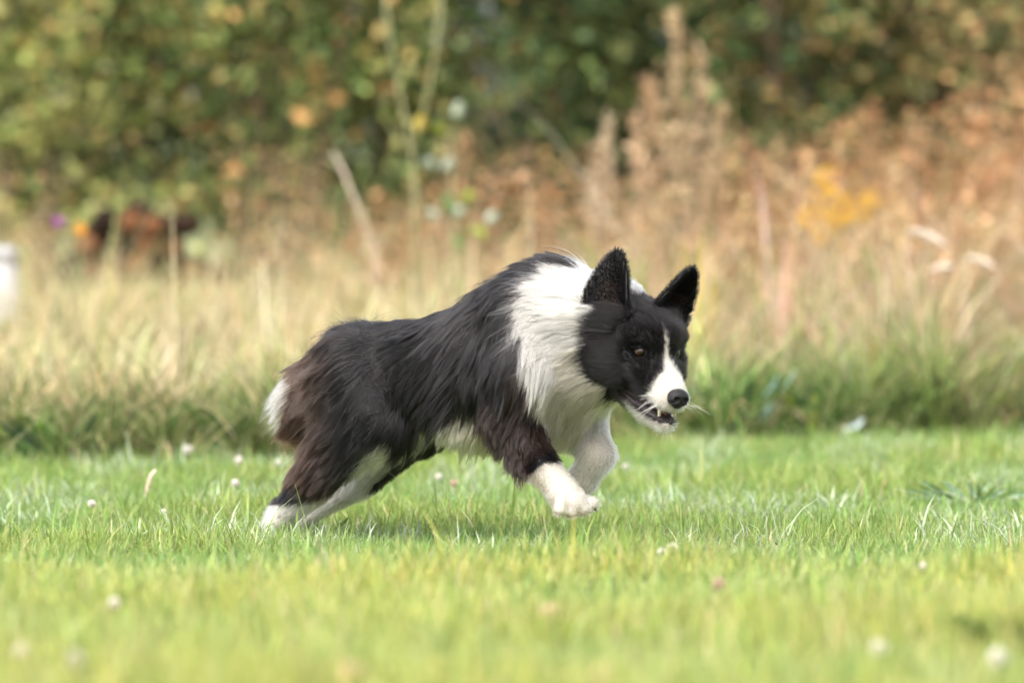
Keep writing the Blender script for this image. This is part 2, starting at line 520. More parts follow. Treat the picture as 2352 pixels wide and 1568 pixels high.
def coat(P, N, bi, isear, jitter=True):
    """colour of the coat at points P"""
    n = len(P)
    r = np.random.default_rng(3)
    q = project(P) + (r.normal(0, 3.0, (n, 2)) if jitter else 0)
    t = TAGS[bi]
    q = q + np.where(np.isin(t, ['torso', 'neck', 'chest'])[:, None], vnoise(P, .016, 91)[:, :2] * 9 + vnoise(P, .007, 92)[:, :2] * 6, 0)
    c = np.tile(BLACK, (n, 1))
    lat = (P - np.array([X0, Y0, 0])) @ RT
    body = np.isin(t, ['torso', 'belly', 'neck', 'chest'])
    white = ((body | ((t == 'nfore') & (q[:, 1] < 960))) & inside(P_NECK, q)) | (np.isin(t, ['torso', 'belly']) & inside(P_BELLY, q))
    white |= np.isin(t, ['neck', 'chest']) & (q[:, 0] > 1330)
    white |= (t == 'belly') & (np.abs(lat) < .045) & (N[:, 2] < -.35)
    white |= (t == 'ffore') & (q[:, 1] > 880)
    white |= np.isin(t, ['nfpaw', 'nfore']) & inside(P_NF, q)
    white |= np.isin(t, ['nhfoot', 'nhind']) & inside(P_NH, q)
    fl = np.isin(t, ['fhfoot', 'fhind'])
    white |= fl & ((t == 'fhfoot') | ((N @ RT > .35) & (q[:, 1] > 950)))
    white |= (t == 'nhind') & (N @ RT < -.55) & (q[:, 1] > 960)
    white |= (t == 'tail') & inside(P_TAIL, q) & (r.random(n) < .93)
    # brownish cast on tail, breeches and foreleg
    br = np.where(t == 'tail', .75, 0) + np.where(t == 'nfore', .25, 0)
    br += np.where((t == 'nhind') & (q[:, 0] < 800), np.clip((800 - q[:, 0]) / 110, 0, 1) * .75, 0)
    br += np.where(np.isin(t, ['torso']), .02, 0)
    br = np.clip(br + (r.normal(0, .07, n) if jitter else 0), 0, 1)
    c = BLACK + br[:, None] * (BROWN - BLACK)
    # head markings, in head millimetres
    h = to_head(P) + (r.normal(0, 1.7, (n, 3)) if jitter else 0)
    hm = np.isin(t, ['head', 'cheek', 'jaw']) & (isear == 0)
    f, u, w = h[:, 1], h[:, 0], h[:, 2]
    hw = np.interp(f - w, [-48, -20, 7, 25, 45, 60, 72, 90], [0, 2.0, 3.6, 5.5, 9, 13, 17, 19])
    blaze = hm & (t == 'head') & (((np.abs(u + 1) < hw) & (f > -26)) | ((f > 46 + .25 * np.clip(-50 - w, 0, 20)) & (w < -12)))
    jawm = hm & (t == 'jaw') & (w < -84 + .06 * np.abs(f - 60)) & (f > -12)
    white = np.where(hm, blaze | jawm, white)
    white &= ~(isear > 0)
    under = (N[:, 2] < -.2) & ~hm  # downward-facing white fur takes the painted shade tone
    wc = np.where(under[:, None], SHADED_WHITE, WHITE)
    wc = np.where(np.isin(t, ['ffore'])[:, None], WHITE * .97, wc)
    wc = np.where(np.isin(t, ['nhind', 'nhfoot', 'fhind', 'fhfoot'])[:, None], WHITE * 1.18, wc)  # hind-leg white painted brighter to offset the shade there
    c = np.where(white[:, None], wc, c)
    # black lips and mouth lining
    lip = hm & (f < 92) & (f > -30) & (np.abs(u) < 32) & (w < np.interp(f, [-30, 40, 85], [-68, -62, -60])) & (w > np.interp(f, [-30, 20, 60, 85], [-82, -76, -80, -82])) & ~((t == 'jaw') & (w < -84))
    lip &= (f < 74) | (w < -63)
    c = np.where(lip[:, None], np.array([.018, .012, .012]), c)
    return c, white, lip, h

n_ = sample(bv)[1]
bbi, bfl, bL, bLF, bear = tags_of(bv)
bcol, bwh, blip, bh = coat(bv, n_, bbi, bear, False)
# inner ear skin: dusky pink deep in the cup
for k, e in enumerate(ears):
    q = bv - e['o']; z = q @ e['n'] - e['curl'] * (q @ e['b']) ** 2; y = (q @ e['a']) / e['H']
    m = (bear == k + 1) & (z > 0) & (np.abs(q @ e['b']) < .018) & (y < .5)
    bcol[m] = (.022, .014, .011)

m_skin, n, l, b = mat_new('dog_coat_skin')
a_ = n.new('ShaderNodeAttribute'); a_.attribute_name = 'tint'
l.new(a_.outputs['Color'], b.inputs['Base Color'])
b.inputs['Roughness'].default_value = .55
b.inputs['Specular IOR Level'].default_value = .25

dog = empty('dog', (X0, Y0, 0))
tag(dog, 'black and white border collie running low across the lawn', 'dog')
def dogpart(name, verts, faces, mat, cols=None, parent=None):
    o = new_mesh(name, np.asarray(verts) - np.array([X0, Y0, 0]), faces, mat, parent or dog, True, cols)
    return o
body = dogpart('body', bv, bq, m_skin, bcol)

# ---- fur: strands combed over the surface -------------------------
def fur_material(name, ior, rough):
    m, n, l, b = mat_new(name)
    n.remove(b)
    hb = n.new('ShaderNodeBsdfHairPrincipled')
    hb.model = 'CHIANG'
    hb.parametrization = 'COLOR'
    a_ = n.new('ShaderNodeAttribute'); a_.attribute_name = 'hair_tint'
    l.new(a_.outputs['Color'], hb.inputs['Color'])
    hb.inputs['Roughness'].default_value = rough
    hb.inputs['Radial Roughness'].default_value = .42
    hb.inputs['IOR'].default_value = ior
    l.new(hb.outputs[0], n['Material Output'].inputs['Surface'])
    return m
m_fur = fur_material('fur', 1.42, .28)
m_face = fur_material('face_fur', 1.34, .30)

tri = np.concatenate([bq[:, [0, 1, 2]], bq[:, [0, 2, 3]]])
A = bv[tri[:, 0]]; AB = bv[tri[:, 1]] - A; AC = bv[tri[:, 2]] - A
area = .5 * np.linalg.norm(np.cross(AB, AC), axis=1)

def grow(name, count, seed, select, len_mul=1.0, rad=.00022, K=8, clump=.65, clump_every=30, wav=.35, minlen=0, noise_dir=.25, parent=None):
    r = np.random.default_rng(seed)
    vt = tri[:, 0]
    wgt = area * select(vt)
    wgt = wgt / wgt.sum()
    ti = r.choice(len(tri), count, p=wgt)
    x, y = r.random(count), r.random(count)
    s = x + y > 1; x[s] = 1 - x[s]; y[s] = 1 - y[s]
    P = A[ti] + x[:, None] * AB[ti] + y[:, None] * AC[ti]
    sd, N = sample(P)
    bi, FL, L, LF, isear = tags_of(P)
    # regional lengths: ruff, breeches, underline
    t = TAGS[bi]
    L = L * r.lognormal(-.03, .26, count) * len_mul
    eyed = np.minimum(np.linalg.norm(to_head(P) - [33, 3, 0], axis=1), np.linalg.norm(to_head(P) - [-33, 3, 0], axis=1))
    keep = ~((eyed < 10.5))
    nosed = np.linalg.norm((to_head(P) - [0, 87, -39]) / [17, 14, 15], axis=1)
    keep &= nosed > 1
    c0, wh0, lip, h = coat(P, N, bi, isear)
    keep &= ~lip
    L = np.where(eyed < 22, np.minimum(L, .004), L)
    P, N, FL, L, LF, bi, isear, t = P[keep], N[keep], FL[keep], L[keep], LF[keep], bi[keep], isear[keep], t[keep]
    n_ = len(P)
    FL = FL + noise_dir * vnoise(P, .035, seed + 1) + .5 * noise_dir * vnoise(P, .012, seed + 2)
    T = FL - (FL * N).sum(1)[:, None] * N
    T = nrm(T + 1e-6)
    lift = LF * r.uniform(.6, 1.3, n_)
    d = nrm(T + lift[:, None] * N)
    longh = np.clip((L - .012) / .05, 0, 1)
    pts = np.zeros((n_, K, 3)); pts[:, 0] = P - N * .001
    step = L / (K - 1)
    w1 = vnoise(P, .02, seed + 5); 
    cur = pts[:, 0].copy()
    for k in range(1, K):
        s_ = k / (K - 1)
        g = np.array([0, 0, -1.0]) * (.12 * longh)[:, None]
        d = nrm(d + .22 * nrm(FL) + g + wav * .3 * w1 * math.sin(5.5 * s_) * longh[:, None])
        nxt = cur + d * step[:, None]
        sv, gv = sample(nxt)
        clear = (.0012 + .10 * L * s_ * LF)
        push = np.clip(clear - sv, 0, .02)
        nxt = nxt + gv * push[:, None]
        d = nrm(nxt - cur)
        cur = nxt
        pts[:, k] = cur
    # clumping towards guide strands
    if clump > 0:
        guides = np.arange(0, n_, clump_every)
        kd = kdtree.KDTree(len(guides))
        for i, g in enumerate(guides): kd.insert(P[g], i)
        kd.balance()
        gi = np.fromiter((kd.find(p)[1] for p in P), int, n_)
        G = pts[guides[gi]]
        tt = (np.linspace(0, 1, K) ** 1.4)[None, :, None]
        gl = np.linalg.norm(pts[guides[gi]][:, -1] - pts[guides[gi]][:, 0], axis=1)
        cf = clump * np.where(np.isin(t, ['neck', 'chest']), .6, 1) * r.uniform(.5, 1.1, n_) * (np.linalg.norm(P - P[guides[gi]], axis=1) < .03) * np.clip(longh * 2.2 + .12, 0, 1)
        pts = pts + np.clip(cf, 0, .95)[:, None, None] * tt * (G - pts)
    # colour taken partway along the strand so that edges of markings interlock
    q = pts[:, 0] * .55 + pts[:, K // 2] * .45
    q = np.where((t == 'tail')[:, None], pts[:, -2], q)
    col, wh, lp, hh = coat(q, N, bi, isear)
    hm = np.isin(t, ['head', 'jaw'])
    c2, w2, _, _ = coat(pts[:, 0], N, bi, isear)
    col = np.where(hm[:, None], c2, col); wh = np.where(hm, w2, wh)
    v = r.lognormal(0, .18, n_)
    col = np.clip(col * v[:, None], .002, .86)
    grey = r.random(n_) < .04
    col[grey & ~wh] = col[grey & ~wh] * 2.0
    cu = bpy.data.hair_curves.new(name)
    cu.add_curves([K] * n_)
    cu.attributes['position'].data.foreach_set('vector', (pts - np.array([X0, Y0, 0])).astype(np.float32).ravel())
    ra = cu.attributes.get('radius') or cu.attributes.new('radius', 'FLOAT', 'POINT')
    prof = np.interp(np.linspace(0, 1, K), [0, .15, .6, 1], [.9, 1, .85, .12])
    rr = (rad * np.where(L < .012, .8, 1.0) * r.uniform(.7, 1.25, n_))[:, None] * prof[None, :]
    ra.data.foreach_set('value', rr.astype(np.float32).ravel())
    ca = cu.attributes.new('hair_tint', 'FLOAT_COLOR', 'CURVE')
    cc = np.ones((n_, 4), np.float32); cc[:, :3] = col
    ca.data.foreach_set('color', cc.ravel())
    cu.materials.append(m_face if name == 'head_fur' else m_fur)
    o = bpy.data.objects.new(name, cu)
    COL.objects.link(o); o.parent = parent or body
    return o

vis = np.clip(.35 - n_[:, 1] * 1.3, .25, 1)          # denser where strands are seen, thinner on the far side
FURQ = 1.0
headv = np.isin(TAGS[bbi], ['head', 'jaw', 'cheek']) | (bear > 0)
grow('coat_fur', int(215000 * FURQ), 11, lambda v: vis[v] * np.where(headv[v], 0, 1), 1.0, .00024, clump=.85, clump_every=55, noise_dir=.36)
grow('head_fur', int(70000 * FURQ), 12, lambda v: vis[v] * headv[v], 1.0, .00017, K=6, clump=.45, clump_every=25, noise_dir=.15)
grow('feathering', int(16000 * FURQ), 13, lambda v: (np.isin(TAGS[bbi[v]], ['neck', 'chest']) * 1.0 + (TAGS[bbi[v]] == 'tail') * .3 + np.isin(TAGS[bbi[v]], ['nhind', 'torso']) * .25), 1.45, .0002, K=9, clump=.8, clump_every=28, noise_dir=.4)

grow('wisps', int(3600 * FURQ), 14, lambda v: np.isin(TAGS[bbi[v]], ['tail', 'nhind', 'torso']) * (project(bv[v])[:, 0] < 900) * (project(bv[v])[:, 1] < 1060) * 1.0, 1.25, .00016, K=10, clump=.5, clump_every=9, noise_dir=1.1, wav=1.0)

# ---- eyes, nose, mouth, whiskers ---------------------------------
m_eye, n, l, b = mat_new('eye_white'); b.inputs['Base Color'].default_value = (.05, .03, .025, 1); b.inputs['Roughness'].default_value = .05
m_iris = plain('iris_brown', (.020, .0065, .003), .2, .5, .35, 900)
m_iris.node_tree.nodes['Principled BSDF'].inputs['Coat Weight'].default_value = 0.4
m_pupil = plain('pupil_black', (.004, .003, .003), .04, .6)
m_lid = plain('eyelid_black', (.003, .0025, .0025), .8, .05)
def sphere_cap(c, axis, R, ang, seg=20, rings=8, bulge=0.0):
    ax = nrm(axis); ref = np.array([0, 0, 1.0]); uu = nrm(np.cross(ref, ax)); vv = np.cross(ax, uu)
    V = [c + ax * (R + bulge)]; Fc = []
    for i in range(1, rings + 1):
        a = ang * i / rings
        rr = R + bulge * (1 - (i / rings) ** 2)
        for k in range(seg):
            p = 2 * math.pi * k / seg
            V.append(c + rr * (math.cos(a) * ax + math.sin(a) * (math.cos(p) * uu + math.sin(p) * vv)))
    for k in range(seg): Fc.append((0, 1 + k, 1 + (k + 1) % seg))
    for i in range(rings - 1):
        for k in range(seg):
            a, b_ = 1 + i * seg + k, 1 + i * seg + (k + 1) % seg
            Fc.append((a, a + seg, b_ + seg, b_))
    return V, Fc
for s in (1, -1):
    c = hd(s * 28.0, -4.5, 0)
    gaze = nrm(hv(s * .42, 1, 0) + np.array([.22, 0, -.05]))
    eye = dogpart('eye', *sphere_cap(c, gaze, .0112, math.pi * .97, 24, 14), m_eye)
    dogpart('iris', *sphere_cap(c, gaze, .01135, .72, 24, 5), m_iris, parent=None).parent = eye
    dogpart('pupil', *sphere_cap(c, gaze, .0115, .30, 20, 4), m_pupil).parent = eye
    # lids: two dark shells that leave an almond-shaped opening
    gs = nrm(HR * s - gaze * ((HR * s) @ gaze)); gu = np.cross(gs, gaze); gu = gu if gu @ HU > 0 else -gu
    for up_, e0 in ((1, .60), (-1, .44)):
        V = []; Fc = []
        for a_i in range(15):
            az_ = -1.5 + 3.0 * a_i / 14
            ed = max(0.0, e0 * math.cos(az_ * 1.25)) if abs(az_) < 1.25 else 0.0
            for e_i in range(6):
                el_ = ed + (1.5 - ed) * e_i / 5
                R_ = .0121 + .0010 * math.sin(min(1, e_i / 2) * math.pi / 2)
                V.append(c + R_ * (math.cos(el_) * (math.cos(az_) * gaze + math.sin(az_) * gs) + up_ * math.sin(el_) * gu))
        for a_i in range(14):
            for e_i in range(5):
                q0 = a_i * 6 + e_i; Fc.append((q0, q0 + 6, q0 + 7, q0 + 1))
        dogpart('eyelid', V, Fc, m_lid).parent = eye

def local_sdf(fn, lo, hi, vx):
    lo = np.array(lo, float); hi = np.array(hi, float)
    ax = [np.arange(lo[k], hi[k], vx) for k in range(3)]
    P = np.stack(np.meshgrid(*ax, indexing='ij'), -1)
    v, q = surface_nets(fn(P), lo, vx)
    v = relax(v, q, 1, .4)
    return np.array([HE + HM @ (p / 1000) for p in v]), q
def nose_fn(P):
    x, y, z = P[..., 0], P[..., 1], P[..., 2]
    def el(c, r): return (np.linalg.norm((P - np.array(c)) / np.array(r), axis=-1) - 1) * min(r)
    d = smin(el((0, 82, -34.5), (15.5, 13, 9.8)), el((0, 82, -44), (9.2, 12, 11)), 5)
    for s in (1, -1):
        d = smin(d, el((s * 9.4, 83, -40.5), (7.2, 11, 9)), 4)
    for s in (1, -1):
        d = -smin(-d, el((s * 7.6, 95.0, -37.5), (4.6, 8, 4.4)), 1.2)
        d = -smin(-d, el((s * 13, 92, -42.5), (4.5, 6, 1.3)), 1.0)
    d = -smin(-d, np.maximum(np.abs(x) - .7, np.maximum(np.abs(z + 48) - 9, -(y - 92.5))), .8)
    d = np.maximum(d, (y - 94.5) * .9)
    return d
m_nose = plain('nose_leather', (.012, .011, .012), .48, .25, .2, 700, .35)
v, q = local_sdf(nose_fn, (-22, 64, -60), (22, 102, -18), .8)
dogpart('nose', v, q, m_nose)
m_tooth = plain('tooth_ivory', (.78, .70, .55), .25, .5)
def cone(base, tip, r):
    ax = tip - base
    return tube([base, base + ax * .35, base + ax * .75, tip], [r, r * .85, r * .45, r * .06], 8)
for (u, f, w, ln, r_, dn) in ((14, 64, -62, 13, 3.0, 1), (-14, 64, -62, 13, 3.0, 1), (11, 61, -79, 12, 2.6, -1), (-11, 61, -79, 12, 2.6, -1), (22, 10, -64, 5, 3.0, 1)):
    V, Fc = cone(hd(u, f, w), hd(u * 1.03, f + (1 if dn > 0 else 3), w - dn * ln), r_ / 1000)
    dogpart('tooth', V, Fc, m_tooth)
m_tongue = plain('tongue_pink', (.42, .13, .12), .35, .5, .25, 300)
V, Fc = [], []
for i in range(9):
    f_ = -10 + 74 * i / 8; hw = 10.5 * math.sqrt(max(0.02, 1 - (i / 8) ** 6)); z_ = -70 - 4 * (i / 8)
    for k in range(7):
        a = k / 6 * 2 - 1
        V.append(hd(a * hw, f_, z_ + 2.5 * a * a - 1.2 * (1 - abs(a)) * 0))
    for k in range(7):
        a = 1 - k / 6 * 2
        V.append(hd(a * hw * .96, f_, z_ - 5 + 2 * a * a))
for i in range(8):
    for k in range(14):
        Fc.append((i * 14 + k, i * 14 + (k + 1) % 14, (i + 1) * 14 + (k + 1) % 14, (i + 1) * 14 + k))
Fc.append(tuple(range(14))[::-1]); Fc.append(tuple(range(8 * 14, 9 * 14)))
dogpart('tongue', V, Fc, m_tongue)
m_lip = plain('lip_black', (.020, .014, .015), .28, .5, .2, 500)
for s in (1, -1):               # lower lip, a dark wet rim that sags at the side
    pth = [hd(s * u, f, w) for u, f, w in ((26, -24, -71), (25, -8, -75), (22, 12, -77.5), (18, 34, -79), (14.5, 54, -80), (9, 68, -80.5), (0, 73, -80.5))]
    V, Fc = tube(pth, [.0025, .0050, .0058, .0050, .0042, .0034, .0030], 8)
    dogpart('lip', V, Fc, m_lip)
    pth = [hd(s * u, f, w) for u, f, w in ((27, -24, -70), (28, -6, -66.5), (27, 14, -64.5), (23.5, 36, -63), (19, 56, -62), (12, 70, -60.5), (0, 77, -57))]
    V, Fc = tube(pth, [.0022, .0030, .0032, .0030, .0028, .0024, .0020], 8)
    dogpart('lip', V, Fc, m_lip)
m_whisk = plain('whisker', (.75, .72, .66), .4, .4)
rw = random.Random(5)
for i in range(20):
    s = 1 if i % 2 == 0 else -1
    f_ = rw.uniform(40, 74); w_ = rw.uniform(-56, -42)
    p0 = hd(s * 19 * (1 - (f_ - 40) / 120), f_, w_)
    d_ = hv(s * 1, rw.uniform(-.6, .5), rw.uniform(-.35, .25)); L_ = rw.uniform(.03, .055)
    pth = [p0 + d_ * L_ * t + np.array([0, 0, -.012]) * t * t for t in (0, .33, .66, 1)]
    V, Fc = tube(pth, [.00032, .00028, .0002, .00006], 4)
    dogpart('whisker', V, Fc, m_whisk)
for i in range(3):
    p0 = hd(rw.uniform(-8, 8), rw.uniform(52, 74), -95)
    d_ = hv(rw.uniform(-.5, .8), rw.uniform(-.2, .7), -1)
    pth = [p0 + d_ * .018 * t for t in (0, .5, 1)]
    V, Fc = tube(pth, [.00022, .00016, .00005], 4)
    dogpart('whisker', V, Fc, m_whisk)
m_claw = plain('claw_horn', (.055, .040, .032), .35, .5)
for (x, y, dr) in ((1286, 1184, .026), (1310, 1187, .010), (1341, 1181, -.006), (1362, 1170, -.022)):
    b0 = J(x, y - 6, .072 + dr); b1 = J(x + 8, y + 4, .072 + dr)
    V, Fc = tube([b0, (b0 + b1) / 2 + np.array([.001, 0, .001]), b1], [.0035, .0026, .0004], 8)
    dogpart('claw', V, Fc, m_claw)

# ================================================================== ground
if True:
    xs_ = np.unique(np.concatenate([np.linspace(-160, -6, 24), np.linspace(-6, 6, 61), np.linspace(6, 160, 24)]))
    ys_ = np.unique(np.concatenate([np.linspace(-30, -7, 12), np.linspace(-7, 4, 90), np.linspace(4, 14, 30), np.linspace(14, 320, 30)]))
    GX, GY = np.meshgrid(xs_, ys_, indexing='ij')
    gv_ = np.stack([GX, GY, gz(GX, GY)], -1).reshape(-1, 3)
    ii = np.arange(len(xs_) * len(ys_)).reshape(len(xs_), len(ys_))
    gq = np.stack([ii[:-1, :-1], ii[1:, :-1], ii[1:, 1:], ii[:-1, 1:]], -1).reshape(-1, 4)
    m_soil, n, l, b = mat_new('turf_soil')
    tc = n.new('ShaderNodeTexCoord'); nt = n.new('ShaderNodeTexNoise'); nt.inputs['Scale'].default_value = 6; nt.inputs['Detail'].default_value = 8
    cr = n.new('ShaderNodeValToRGB')
    cr.color_ramp.elements[0].position = .35; cr.color_ramp.elements[0].color = (.10, .13, .04, 1)
    cr.color_ramp.elements[1].position = .7; cr.color_ramp.elements[1].color = (.18, .20, .07, 1)
    l.new(tc.outputs['Object'], nt.inputs['Vector']); l.new(nt.outputs['Fac'], cr.inputs['Fac']); l.new(cr.outputs[0], b.inputs['Base Color'])
    b.inputs['Roughness'].default_value = .9
    tag(new_mesh('ground', gv_, gq, m_soil), kind='structure')

    # ============================================================== grass
    m_grass = leafy('grass_blade', .40, .42, .35)
    m_dry = leafy('dry_grass_blade', .30, .6, .2)
    m_leaf = leafy('leaf', .30, .5, .25)

    def blades(P, h, w, az, lean, curve, cols, tipcols=None, lev=3, r=rng, tw=.6):
        """curved tapering blades: returns verts, tris, cols"""
        n = len(P)
        dirx = np.stack([np.cos(az), np.sin(az), np.zeros(n)], 1)
        fz = az + math.pi / 2 + r.normal(0, tw, n)
        side = np.stack([np.cos(fz), np.sin(fz), np.zeros(n)], 1)
        V = np.zeros((n, 2 * lev + 1, 3)); C = np.zeros((n, 2 * lev + 1, 3))
        if tipcols is None: tipcols = cols
        for k in range(lev + 1):
            t = k / lev
            ang = lean + curve * t
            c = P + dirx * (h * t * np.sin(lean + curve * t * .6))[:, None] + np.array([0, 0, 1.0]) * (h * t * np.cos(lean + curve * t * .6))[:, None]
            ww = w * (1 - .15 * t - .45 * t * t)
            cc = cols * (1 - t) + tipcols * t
            if k < lev:
                V[:, 2 * k] = c - side * (ww / 2)[:, None]; V[:, 2 * k + 1] = c + side * (ww / 2)[:, None]
                C[:, 2 * k] = cc; C[:, 2 * k + 1] = cc
            else:
                V[:, 2 * lev] = c; C[:, 2 * lev] = cc
        base = np.arange(n)[:, None] * (2 * lev + 1)
        T = []
        for k in range(lev - 1):
            a = 2 * k
            T.append(base + [a, a + 1, a + 3]); T.append(base + [a, a + 3, a + 2])
        a = 2 * (lev - 1)
        T.append(base + [a, a + 1, 2 * lev])
        return V.reshape(-1, 3), np.concatenate(T), C.reshape(-1, 3)

    def edge(x):
        """distance from the lens at which the mown lawn ends"""
        return 10.98 + np.interp(x, [-1.6, -1.0, -.3, .1, .45, .9, 1.3], [.05, 0, .15, .45, .85, 1.05, 1.25]) + .07 * np.sin(x * 9.0) + .05 * np.sin(x * 23 + 1)

    def scatter(d0, d1, dens, margin=.45, wide=1.28):
        """random ground points in the wedge the camera sees (plus a margin)"""
        hw1 = .09 * d1 * wide + margin
        n = int(dens * (d1 - d0) * 2 * hw1)
        d = rng.uniform(d0, d1, n); x = rng.uniform(-hw1, hw1, n)
        k = np.abs(x) < .09 * d * wide + margin
        return x[k], d[k]

    def pick(pal, n, wts):
        pal = np.array(pal); i = rng.choice(len(pal), n, p=np.array(wts) / np.sum(wts))
        return pal[i] * rng.lognormal(0, .16, (n, 1)) * rng.lognormal(0, .06, (n, 3))

    parts = []
    for d0, d1, dens, hh in ((4.2, 6.2, 5200, .044), (6.2, 7.7, 9500, .038), (7.7, 10.0, 18000, .034), (10.0, 12.6, 11000, .034)):
        x, d = scatter(d0, d1, dens)
        k = d < edge(x) + .08
        x, d = x[k], d[k]; n = len(x)
        y = d - D
        P = np.stack([x, y, gz(x, y) - .003], 1)
        pn = vnoise(P * [1, 1, 0], .16, 41)[:, 0]; pn2 = vnoise(P * [1, 1, 0], .05, 42)[:, 0]
        h = hh * rng.lognormal(0, .30, n) * (1 + .28 * pn + .15 * pn2)
        h = np.clip(h, .012, .13)
        w = rng.uniform(.0016, .0034, n)
        az = rng.uniform(0, 2 * math.pi, n)
        lean = np.abs(rng.normal(.15, .28, n)); curve = np.abs(rng.normal(.45, .45, n))
        cols = pick([(.190, .270, .060), (.240, .310, .075), (.155, .235, .055), (.290, .330, .105), (.44, .41, .20), (.52, .44, .27)], n, [34, 30, 16, 16, 3.5, 2.5])
        if d0 < 7:
            fg = rng.random(n) < .45
            cols[fg] = pick([(.40, .41, .12), (.48, .46, .20), (.34, .39, .09)], fg.sum(), [4, 2, 4])
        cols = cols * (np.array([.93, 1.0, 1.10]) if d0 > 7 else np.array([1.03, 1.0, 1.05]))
        mix = np.clip(.5 + .6 * pn, 0, 1)[:, None]
        cols = cols * (np.array([.90, 1.0, 1.05]) * (1 - mix) + np.array([1.10, 1.03, .92]) * mix)
        # pale bluish blades in loose patches
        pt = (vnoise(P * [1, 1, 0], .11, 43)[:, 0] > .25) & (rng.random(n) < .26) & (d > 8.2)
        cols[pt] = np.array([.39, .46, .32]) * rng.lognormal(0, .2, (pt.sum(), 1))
        h[pt] *= 1.15; w[pt] *= 1.2; curve[pt] += .5
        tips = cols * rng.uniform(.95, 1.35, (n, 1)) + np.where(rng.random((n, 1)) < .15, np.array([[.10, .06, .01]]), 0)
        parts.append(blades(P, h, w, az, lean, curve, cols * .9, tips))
    off = 0; V = []; T = []; C = []
    for v, t, c in parts:
        V.append(v); T.append(t + off); C.append(c); off += len(v)
    tag(new_mesh('lawn_grass', np.concatenate(V), np.concatenate(T), m_grass, None, True, np.concatenate(C)), 'short mown bright green lawn grass under the running dog', 'grass', kind='stuff')

    # ---- unmown grass behind: green at the foot, straw-coloured above
    def rough_height(x, d):
        """how tall the rough grass stands"""
        base = np.interp(d, [10.8, 11.5, 13.0, 15, 18], [.13, .17, .22, .245, .28])
        return base * np.interp(x, [-1.6, -.6, .2, .8, 1.6], [.92, .95, 1.05, 1.25, 1.35])
    cx_, cd_ = scatter(10.8, 17.8, 46, .75)
    k = cd_ > edge(cx_) + rng.uniform(-.02, .12, len(cx_))
    cx_, cd_ = cx_[k], cd_[k]
    nb_ = rng.integers(45, 120, len(cx_))
    ci = np.repeat(np.arange(len(cx_)), nb_); n = len(ci)
    oa = rng.uniform(0, 2 * math.pi, n); orad = np.abs(rng.normal(0, .040, n))
    x = cx_[ci] + np.cos(oa) * orad; d = cd_[ci] + np.sin(oa) * orad; y = d - D
    P = np.stack([x, y, gz(x, y) - .004], 1)
    pn = vnoise(P * [1, 1, 0], .22, 51)[:, 0]
    ch = rng.lognormal(-.05, .24, len(cx_)); cl_az = rng.uniform(0, 2 * math.pi, len(cx_)); cl_ln = np.abs(rng.normal(0, .28, len(cx_)))
    tone = rng.lognormal(-.04, .26, (len(cx_), 1)) * rng.lognormal(0, .05, (len(cx_), 3))
    h = rough_height(x, d) * ch[ci] * rng.lognormal(-.10, .26, n) * (1 + .12 * pn)
    e_ = np.clip((d - edge(x)) / 1.3, 0, 1)
    w = rng.uniform(.0025, .0060, n)
    vx_ = np.cos(oa) * (.10 + orad * 5) + np.cos(cl_az[ci]) * cl_ln[ci]; vy_ = np.sin(oa) * (.10 + orad * 5) + np.sin(cl_az[ci]) * cl_ln[ci]
    az = np.arctan2(vy_, vx_)
    lean = np.clip(np.hypot(vx_, vy_) * .7 + rng.normal(0, .10, n), 0, 1.2); curve = np.abs(rng.normal(1.15, .6, n)); h = h * 1.12
    straw_l = pick([(.65, .54, .31), (.57, .45, .245), (.69, .60, .38), (.45, .40, .18), (.27, .29, .10)], n, [30, 28, 16, 14, 12])
    straw_r = pick([(.66, .50, .32), (.58, .39, .235), (.70, .57, .41), (.48, .29, .165), (.36, .35, .13), (.20, .27, .075)], n, [26, 24, 16, 16, 9, 9])
    fr = np.clip((x + .25 + .3 * pn) / .7, 0, 1)
    straw = np.where((rng.random(n) < fr)[:, None], straw_r, straw_l) * np.array([.90, .91, .96])
    green = pick([(.10, .155, .040), (.145, .205, .055), (.23, .27, .085), (.40, .37, .17), (.065, .11, .04)], n, [26, 28, 20, 12, 14])
    gch = np.clip(.95 - .82 * e_ - .10 * pn + .05 * fr + .38 * fr * np.clip((13.8 - d) / 1.2, 0, 1), .08, .97)
    isg = rng.random(n) < np.clip(gch + rng.normal(0, .33, len(cx_))[ci], .03, .98)
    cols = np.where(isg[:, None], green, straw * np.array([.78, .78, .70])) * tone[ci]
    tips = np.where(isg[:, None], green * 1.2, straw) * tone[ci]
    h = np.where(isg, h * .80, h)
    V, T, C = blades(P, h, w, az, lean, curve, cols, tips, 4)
    # drooping bunches along the near edge
    x = rng.uniform(-1.9, 1.9, 9500); d = edge(x) + rng.uniform(.02, .9, len(x)); k = np.abs(x) < .09 * d * 1.3 + .45
    x, d = x[k], d[k]; n = len(x); y = d - D
    bun = np.round(x / .11) * .11
    x = bun + (x - bun) * .45 + .02 * np.sin(bun * 77)
    P = np.stack([x, y, gz(x, y) - .004], 1)
    g2 = pick([(.11, .165, .045), (.17, .22, .065), (.30, .31, .13), (.50, .43, .23), (.06, .10, .034)], n, [28, 25, 20, 15, 12])
    v2, t2, c2 = blades(P, rng.uniform(.12, .27, n), rng.uniform(.003, .006, n), rng.normal(-math.pi / 2, 1.0, n), np.abs(rng.normal(.25, .2, n)), rng.uniform(.6, 2.0, n), g2 * .85, g2 * 1.15, 4)  # blade foot coloured darker as painted occlusion, tips lighter
    tag(new_mesh('rough_grass', np.concatenate([V, v2]), np.concatenate([T, t2 + len(V)]), m_dry, None, True, np.concatenate([C, c2])), 'tall straw-coloured unmown grass growing behind the mown lawn', 'tall grass', kind='stuff')

